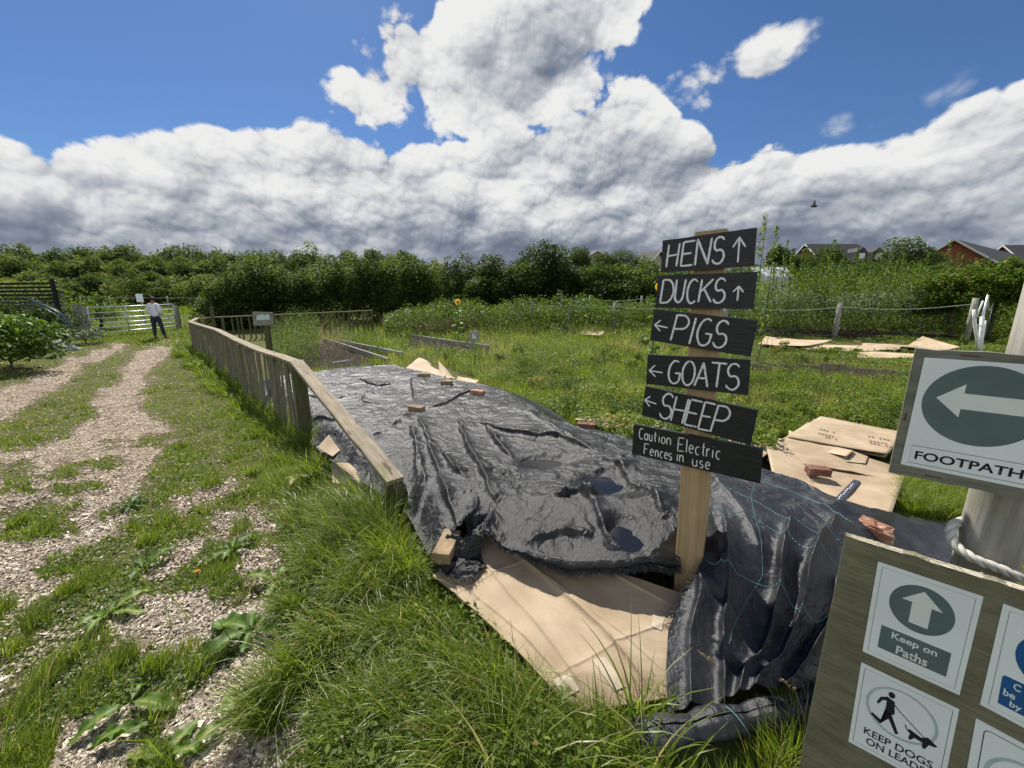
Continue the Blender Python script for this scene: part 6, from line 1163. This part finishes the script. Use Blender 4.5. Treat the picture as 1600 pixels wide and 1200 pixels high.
TR = [(640, 397, 42, 2.4, 'dark round tree topping the left part of the hedge line', .25), (905, 386, 60, 2.6, 'small dark tree behind the tallest bush', .25), (940, 389, 62, 3.0, 'dark rounded tree between far roofs', .22), (978, 389, 60, 3.3, 'dark rounded tree just left of the signpost boards', .22), (1212, 384, 40, 1.6, 'dark narrow tree beside the HENS board', .15),
      (1240, 398, 40, 2.0, 'dark tree left of the dormered house', .2), (1283, 392, 44, 3.2, 'dark tree spreading in front of the dormered house', .12), (1405, 373, 42, 3.0, 'dark round tree standing between the two brick houses', .12), (1426, 392, 44, 2.6, 'lower dark tree leaning right beside the round tree', .12)]
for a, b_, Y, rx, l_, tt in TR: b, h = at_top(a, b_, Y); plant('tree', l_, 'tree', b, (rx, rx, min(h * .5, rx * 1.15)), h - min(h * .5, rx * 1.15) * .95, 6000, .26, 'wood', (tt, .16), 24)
# shrubs on the right
for a, b_, Y, rx, n, l_, tt in ((1480, 412, 13.2, 1.25, 3200, 'leafy bush with pale shoots over the rope fence', .5), (1545, 402, 13.0, 1.35, 4200, 'leafy bush in front of the red gable', .42), (1605, 396, 12.6, 1.5, 4600, 'dark leafy bush at the right edge above the grass path', .38), (1440, 425, 13.8, 1.1, 2600, 'loose bush beside the netting posts', .55)):
    b, h = at_top(a, b_, Y); h = max(h, 1.4); plant('bush', l_, 'bush', b, (rx, rx * .7, 1.05), h - .92, int(n * 1.5), .10, 'weed', (tt, .24), 34, clr=.27)
# tall leafy stalks, each its own plant
def stalk(label, base, h, m_='weed', n=150, size=.09, tint=.55, droop=.0, cat_='weed', grp=None):
    t = thing('tall_weed', label, cat_, tuple(base), grp); mb = MB(); top = base + Vector((random.uniform(-.08, .08), 0, h)); mb.tube([base, base.lerp(top, .5) + Vector((.02, 0, 0)), top], [.014, .010, .004], 5); obj('stem', mb, M['stem'], t)
    tt = rng.uniform(.12, 1, n); a = rng.uniform(0, 6.28, n); q = rng.uniform(.1, 1, n) * .26 * (1.15 - tt); c = np.array(base) + np.stack([np.cos(a) * q, np.sin(a) * q, tt * h - q * .3], 1); W = leaves(c, size * rng.uniform(.6, 1.4, n), np.clip(tint + rng.normal(0, .15, n), 0, 1), .2, .32, .25); npmesh('foliage', W[0], W[1], M[m_], W[2], parent=t); return t
protos = [stalk('tall leafy green weed standing among others on the right plots', ZpxY(1225, 14), 2.2, grp='tall leafy weeds on the right plots'), stalk('tall leafy green weed standing among others on the right plots', ZpxY(1262, 14.5), 2.0, grp='tall leafy weeds on the right plots', n=190)]
for i, px_ in enumerate(np.linspace(1196, 1490, 44)): Y = random.uniform(13.6, 17.5); b, h = at_top(px_ + random.uniform(-6, 6), random.choice((382, 392, 400, 408, 416, 425)), Y); dup(protos[i % 2], tuple(b), random.uniform(0, 6.28), h / 2.1)
stalk('feathery tall weed rising highest behind the HENS board', ZpxY(1166, 9.5), atY(1166, 334, 9.5).z - ZpxY(1166, 9.5).z, n=230, size=.11, tint=.8); stalk('second feathery stalk right beside the HENS board', ZpxY(1186, 9.6), atY(1186, 352, 9.6).z - ZpxY(1186, 9.6).z, n=170, size=.10, tint=.75)
stalk('lone thin stalk with small leaves standing on the open plot', gnd(742, 575), .75, n=50, size=.05, tint=.4); stalk('dark branching stalk left of the DUCKS board on the plot', gnd(945, 600), .8, n=70, size=.05, tint=.3)
# dense tall growth behind: stuff
def mass(name, label, px0, px1, Y0, Y1, top, n, size, m_, tint, noise_=.25, lo=.05, pw=.6, asp=.5):
    px = rng.uniform(px0, px1, n); Y = rng.uniform(Y0, Y1, n); x = (px - 800) / FPX * (Y * math.cos(PITCH) + .2); g0 = gz(x, Y); tp = np.interp(px, [a for a, b in top], [b for a, b in top])
    q = (tp - 600) / FPX; H = EYE + Y * (-math.sin(PITCH) - q * math.cos(PITCH)) / (math.cos(PITCH) - q * math.sin(PITCH)) - g0; H = np.maximum(H, .2) * (1 + noise_ * fbm(x * .9, Y * .9, 4) - .1)
    c = np.stack([x, Y, g0 + H * (lo + (1 - lo) * rng.uniform(0, 1, n) ** pw)], 1); W = leaves(c, size * rng.uniform(.5, 1.4, n), np.clip(tint + .2 * fbm(x * 1.1, Y * 1.1 + c[:, 2], 3) + rng.normal(0, .15, n), 0, 1), .3, asp); o = npmesh(name, W[0], W[1], M[m_], W[2]); tag(o, label, kind='stuff'); return o
mass('tall_undergrowth', 'dense tall green weeds filling the right plots', 1030, 1500, 13.6, 18, [(1030, 452), (1150, 452), (1200, 448), (1250, 442), (1320, 436), (1400, 438), (1460, 444), (1500, 450)], 60000, .070, 'weed', .5, .55)
mass('grass_bank', 'rough green growth under the bushes at the right edge', 1480, 1760, 12.5, 18, [(1480, 452), (1560, 456), (1760, 450)], 22000, .075, 'weed', .6, .3)
mass('seedy_undergrowth', 'grey seeding weed heads along the rope fence on the right', 1100, 1500, 13.3, 14.6, [(1100, 470), (1180, 452), (1300, 452), (1400, 450), (1500, 470)], 12000, .05, 'silver', .8, pw=.4)
mass('field_edge_weeds', 'rough weeds along the foot of the bushes', 600, 1060, 14, 19, [(600, 492), (700, 470), (760, 474), (820, 470), (900, 466), (1000, 472), (1060, 470)], 34000, .085, 'weed', .42, .4)
mass('far_hedge_fill', 'green growth beyond the tall weeds', 1030, 1700, 24, 30, [(1030, 415), (1180, 412), (1250, 412), (1330, 412), (1450, 412), (1520, 418), (1700, 405)], 26000, .2, 'hedge', .5, .2)
# russet seed stalks
for (a, b_, l_) in ((1432, 500, 'dark red dock seed spike near the netting posts'), (1382, 500, 'red brown dock seed stalks in the tall weeds'), (700, 512, 'reddish seeding weed left of the lone sunflower')):
    b = gnd(a, b_); t = thing('seed_stalk', l_, 'weed', tuple(b)); mb = MB()
    for k in range(3): mb.tube([b + Vector((k * .06 - .06, 0, 0)), b + Vector((k * .12 - .12, 0, .8))], .008, 4)
    obj('stem', mb, M['bark'], t); n = 420; c = np.array(b) + np.stack([rng.normal(0, .13, n), rng.normal(0, .1, n), rng.uniform(.3, 1.0, n)], 1); W = leaves(c, np.full(n, .05), rng.uniform(0, 1, n), .2, .6); npmesh('seeds', W[0], W[1], M['red'], W[2], parent=t)
# seedy grass heads by the hedge (dry band) and feathery weeds in the old bed
p, px, py = scat(16000, [(600, 496), (720, 494), (760, 512), (700, 524), (600, 520)]); n = len(p); G1 = blades(p, rng.uniform(.3, .7, n), rng.uniform(0, 6.28, n), rng.uniform(.1, .6, n), np.full(n, .012), rng.uniform(.3, 1, n), 2); o = npmesh('dry_grass', G1[0], G1[1], M['dry'], G1[2]); tag(o, 'reddish dry grass in front of the hedge', kind='stuff')
px = rng.uniform(425, 600, 26000); py = rng.uniform(515, 585, 26000); p = gndv(px, py); k = keep(p) & ~((px > 500) & (py > 530 + (px - 505) * .28)); p = p[k]; px = px[k]; n = len(p); hh = (.25 + .75 * sst(-np.abs(px - 480), -90, -10) * sst(p[:, 1], 6, 9)) * rng.uniform(.1, 1, n) * (1 + .4 * fbm(p[:, 0] * 2, p[:, 1] * 2, 2))
W = leaves(p + np.array([0, 0, 1]) * hh[:, None], rng.uniform(.03, .07, n), np.clip(.42 + rng.normal(0, .18, n), 0, 1), .1, .28); o = npmesh('feathery_weeds', W[0], W[1], M['weed'], W[2]); tag(o, 'feathery green weeds filling the old bed behind the fence', kind='stuff')
p, px, py = scat(420, [(445, 520), (540, 518), (545, 560), (455, 565)], False); n = len(p); G1 = blades(p, rng.uniform(.7, 1.5, n), rng.uniform(0, 6.28, n), rng.uniform(1.2, 2.6, n), np.full(n, .011), rng.uniform(.3, 1, n), 7, lean0=rng.uniform(0, .5, n)); o = npmesh('brambles', G1[0], G1[1], M['dry'], G1[2]); tag(o, 'tangle of arching bare bramble stems in the old bed behind the fence', kind='stuff')
# bush by the track on the left, and growth over the slatted fence
for a, b_, Y, rx, n, sz, m_, tt, l_ in ((22, 492, 8.6, 1.15, 3600, .10, 'dock', .35, 'pale leaved bush at the left edge beside the track'), (-30, 470, 9.0, 1.2, 2600, .10, 'dock', .35, 'leafy bush half out of view at the left edge'), (70, 470, 12.6, 1.2, 3000, .09, 'hedge', .15, 'dark shrub growing against the slatted fence'), (25, 465, 12.2, 1.2, 2600, .09, 'hedge', .15, 'very dark shrub behind the pale leaved bush'),
        (133, 508, 13.8, .6, 1300, .07, 'silver', .35, 'small silvery bush at the foot of the gatepost'), (70, 432, 16.5, 1.5, 2600, .12, 'weed', .55, 'green shrub rising behind the slatted fence'), (20, 436, 16.5, 1.5, 2600, .12, 'weed', .5, 'yellow green shrub behind the left part of the slatted fence'), (160, 455, 18.5, 1.3, 1700, .10, 'weed', .5, 'shrub with white flowers behind the gate hinge')):
    b, h = at_top(a, b_, Y); plant('bush', l_, 'bush', b, (rx, rx * .8, h * .5), h * .5, n, sz, m_, (tt, .2), 20, clr=.42)
# far wood on rising ground behind the gate
def wrow(n, px0, px1, Y0, Y1, top, rx, cnt, sz, tint, m_='wood'):
    out = []
    for i in range(n):
        px_ = px0 + (px1 - px0) * (i + random.uniform(.1, .9)) / n; Y = random.uniform(Y0, Y1); pt = float(np.interp(px_, [a for a, b in top], [b for a, b in top])) + random.uniform(-5, 10); b, h = at_top(px_, pt, Y); r_ = rx * random.uniform(.75, 1.25)
        out.append(crown((b.x, b.y, b.z + h * .5), (r_, r_, h * .56), cnt, sz, 18, (tint + random.uniform(-.22, .26), .2), clr=.36, flatb=.95))
    return out
TOPW = [(-80, 385), (0, 384), (60, 381), (130, 389), (200, 384), (270, 392), (330, 388), (400, 389), (470, 393), (560, 396), (620, 398), (680, 408)]
V_, F, T_ = cat(*(wrow(44, -80, 690, 56, 66, TOPW, 3.4, 2600, .42, .30) + wrow(34, -80, 660, 46, 53, [(a, b + 20) for a, b in TOPW], 2.6, 2200, .36, .42))); o = npmesh('woodland', V_, F, M['wood'], T_); tag(o, 'far wood of mixed green trees closing the view behind the gate', kind='stuff')
V_, F, T_ = cat(*(wrow(30, -80, 380, 36, 42, [(a, b + 42) for a, b in TOPW], 2.0, 1800, .28, .55, 'wood'))); o = npmesh('scrub', V_, F, M['wood'], T_); tag(o, 'lighter green scrub in front of the far wood', kind='stuff')
PT = plant('tree', 'rounded tree of the far wood directly above the person by the gate', 'tree', *(lambda q: (q[0], (2.2, 2.0, q[1] * .5), q[1] * .52))(at_top(250, 402, 44)), 3200, .30, 'wood', (.5, .2), 20, group='rounded trees along the front of the far wood')
for a, b_, Y, l_ in ((300, 404, 44, 'rounded tree of the far wood just left of the hedge end'), (345, 400, 46, 'rounded tree of the far wood right over the hedge end'), (205, 408, 43, 'rounded tree of the far wood above the middle of the gate'), (150, 402, 46, 'rounded tree of the far wood above the gate hinge'), (100, 410, 44, 'rounded tree of the far wood above the corner of the slatted fence'), (45, 405, 46, 'rounded tree of the far wood behind the slatted fence'), (395, 402, 48, 'rounded tree of the far wood above the fence notice'), (5, 410, 44, 'rounded tree of the far wood at the left edge')): b, h = at_top(a, b_, Y); dup(PT, tuple(b), random.uniform(0, 6), h / max(1e-3, at_top(250, 402, 44)[1]), l_)
# field beyond the gate
p, px, py = scat(26000, [(60, 455), (345, 455), (345, 500), (300, 545), (60, 530)]); n = len(p); G1 = blades(p, np.where(py > 492, .25, 1) * rng.uniform(.08, .35, n), rng.uniform(0, 6.28, n), rng.uniform(.1, .8, n), wmin(p, np.full(n, .006)) * 1.3, np.clip(.45 + rng.normal(0, .15, n), 0, 1), 2); o = npmesh('field_grass', G1[0], G1[1], M['grass'], G1[2]); tag(o, 'grass of the paddock beyond the gate', kind='stuff')
pw = [ZpxY(x, 30) for x in (130, 175, 225, 265, 315, 345)]; ropefence('thin stock fence crossing the paddock beyond the gate', pw, 1.2, .02, rr=.012, pw=.09)
# tall grass stems with seed heads near the camera
for a, b_, h, l_ in ((1128, 1150, .34, 'thin dry grass stem with a pale seed head before the black fabric'), (528, 880, .5, 'dry seeding grass stem over the arching tussock'), (560, 905, .42, 'shorter dry seeding stem in the arching tussock'), (1252, 1180, .30, 'dead grey stalk beside the plywood board')):
    b = gnd(a, b_); t = thing('grass_stem', l_, 'grass stem', tuple(b)); mb = MB(); top = b + Vector((-.10, .02, h)); mb.tube([b, b + Vector((-.01, 0, h * .5)), b + Vector((-.05, .01, h * .85)), top], [.0015, .0012, .001, .0006], 4); obj('stem', mb, flat('dry_stalk', (.32, .24, .14), .8), t)
    n = 40; c = np.array(top) + np.outer(rng.uniform(-.3, 1, n), np.array([.05, -.01, -.03])) * .9 + rng.normal(0, .0025, (n, 3)); W = leaves(c, np.full(n, .008), rng.uniform(.6, 1, n), .1, .4); npmesh('seed_head', W[0], W[1], M['dry'], W[2], parent=t)
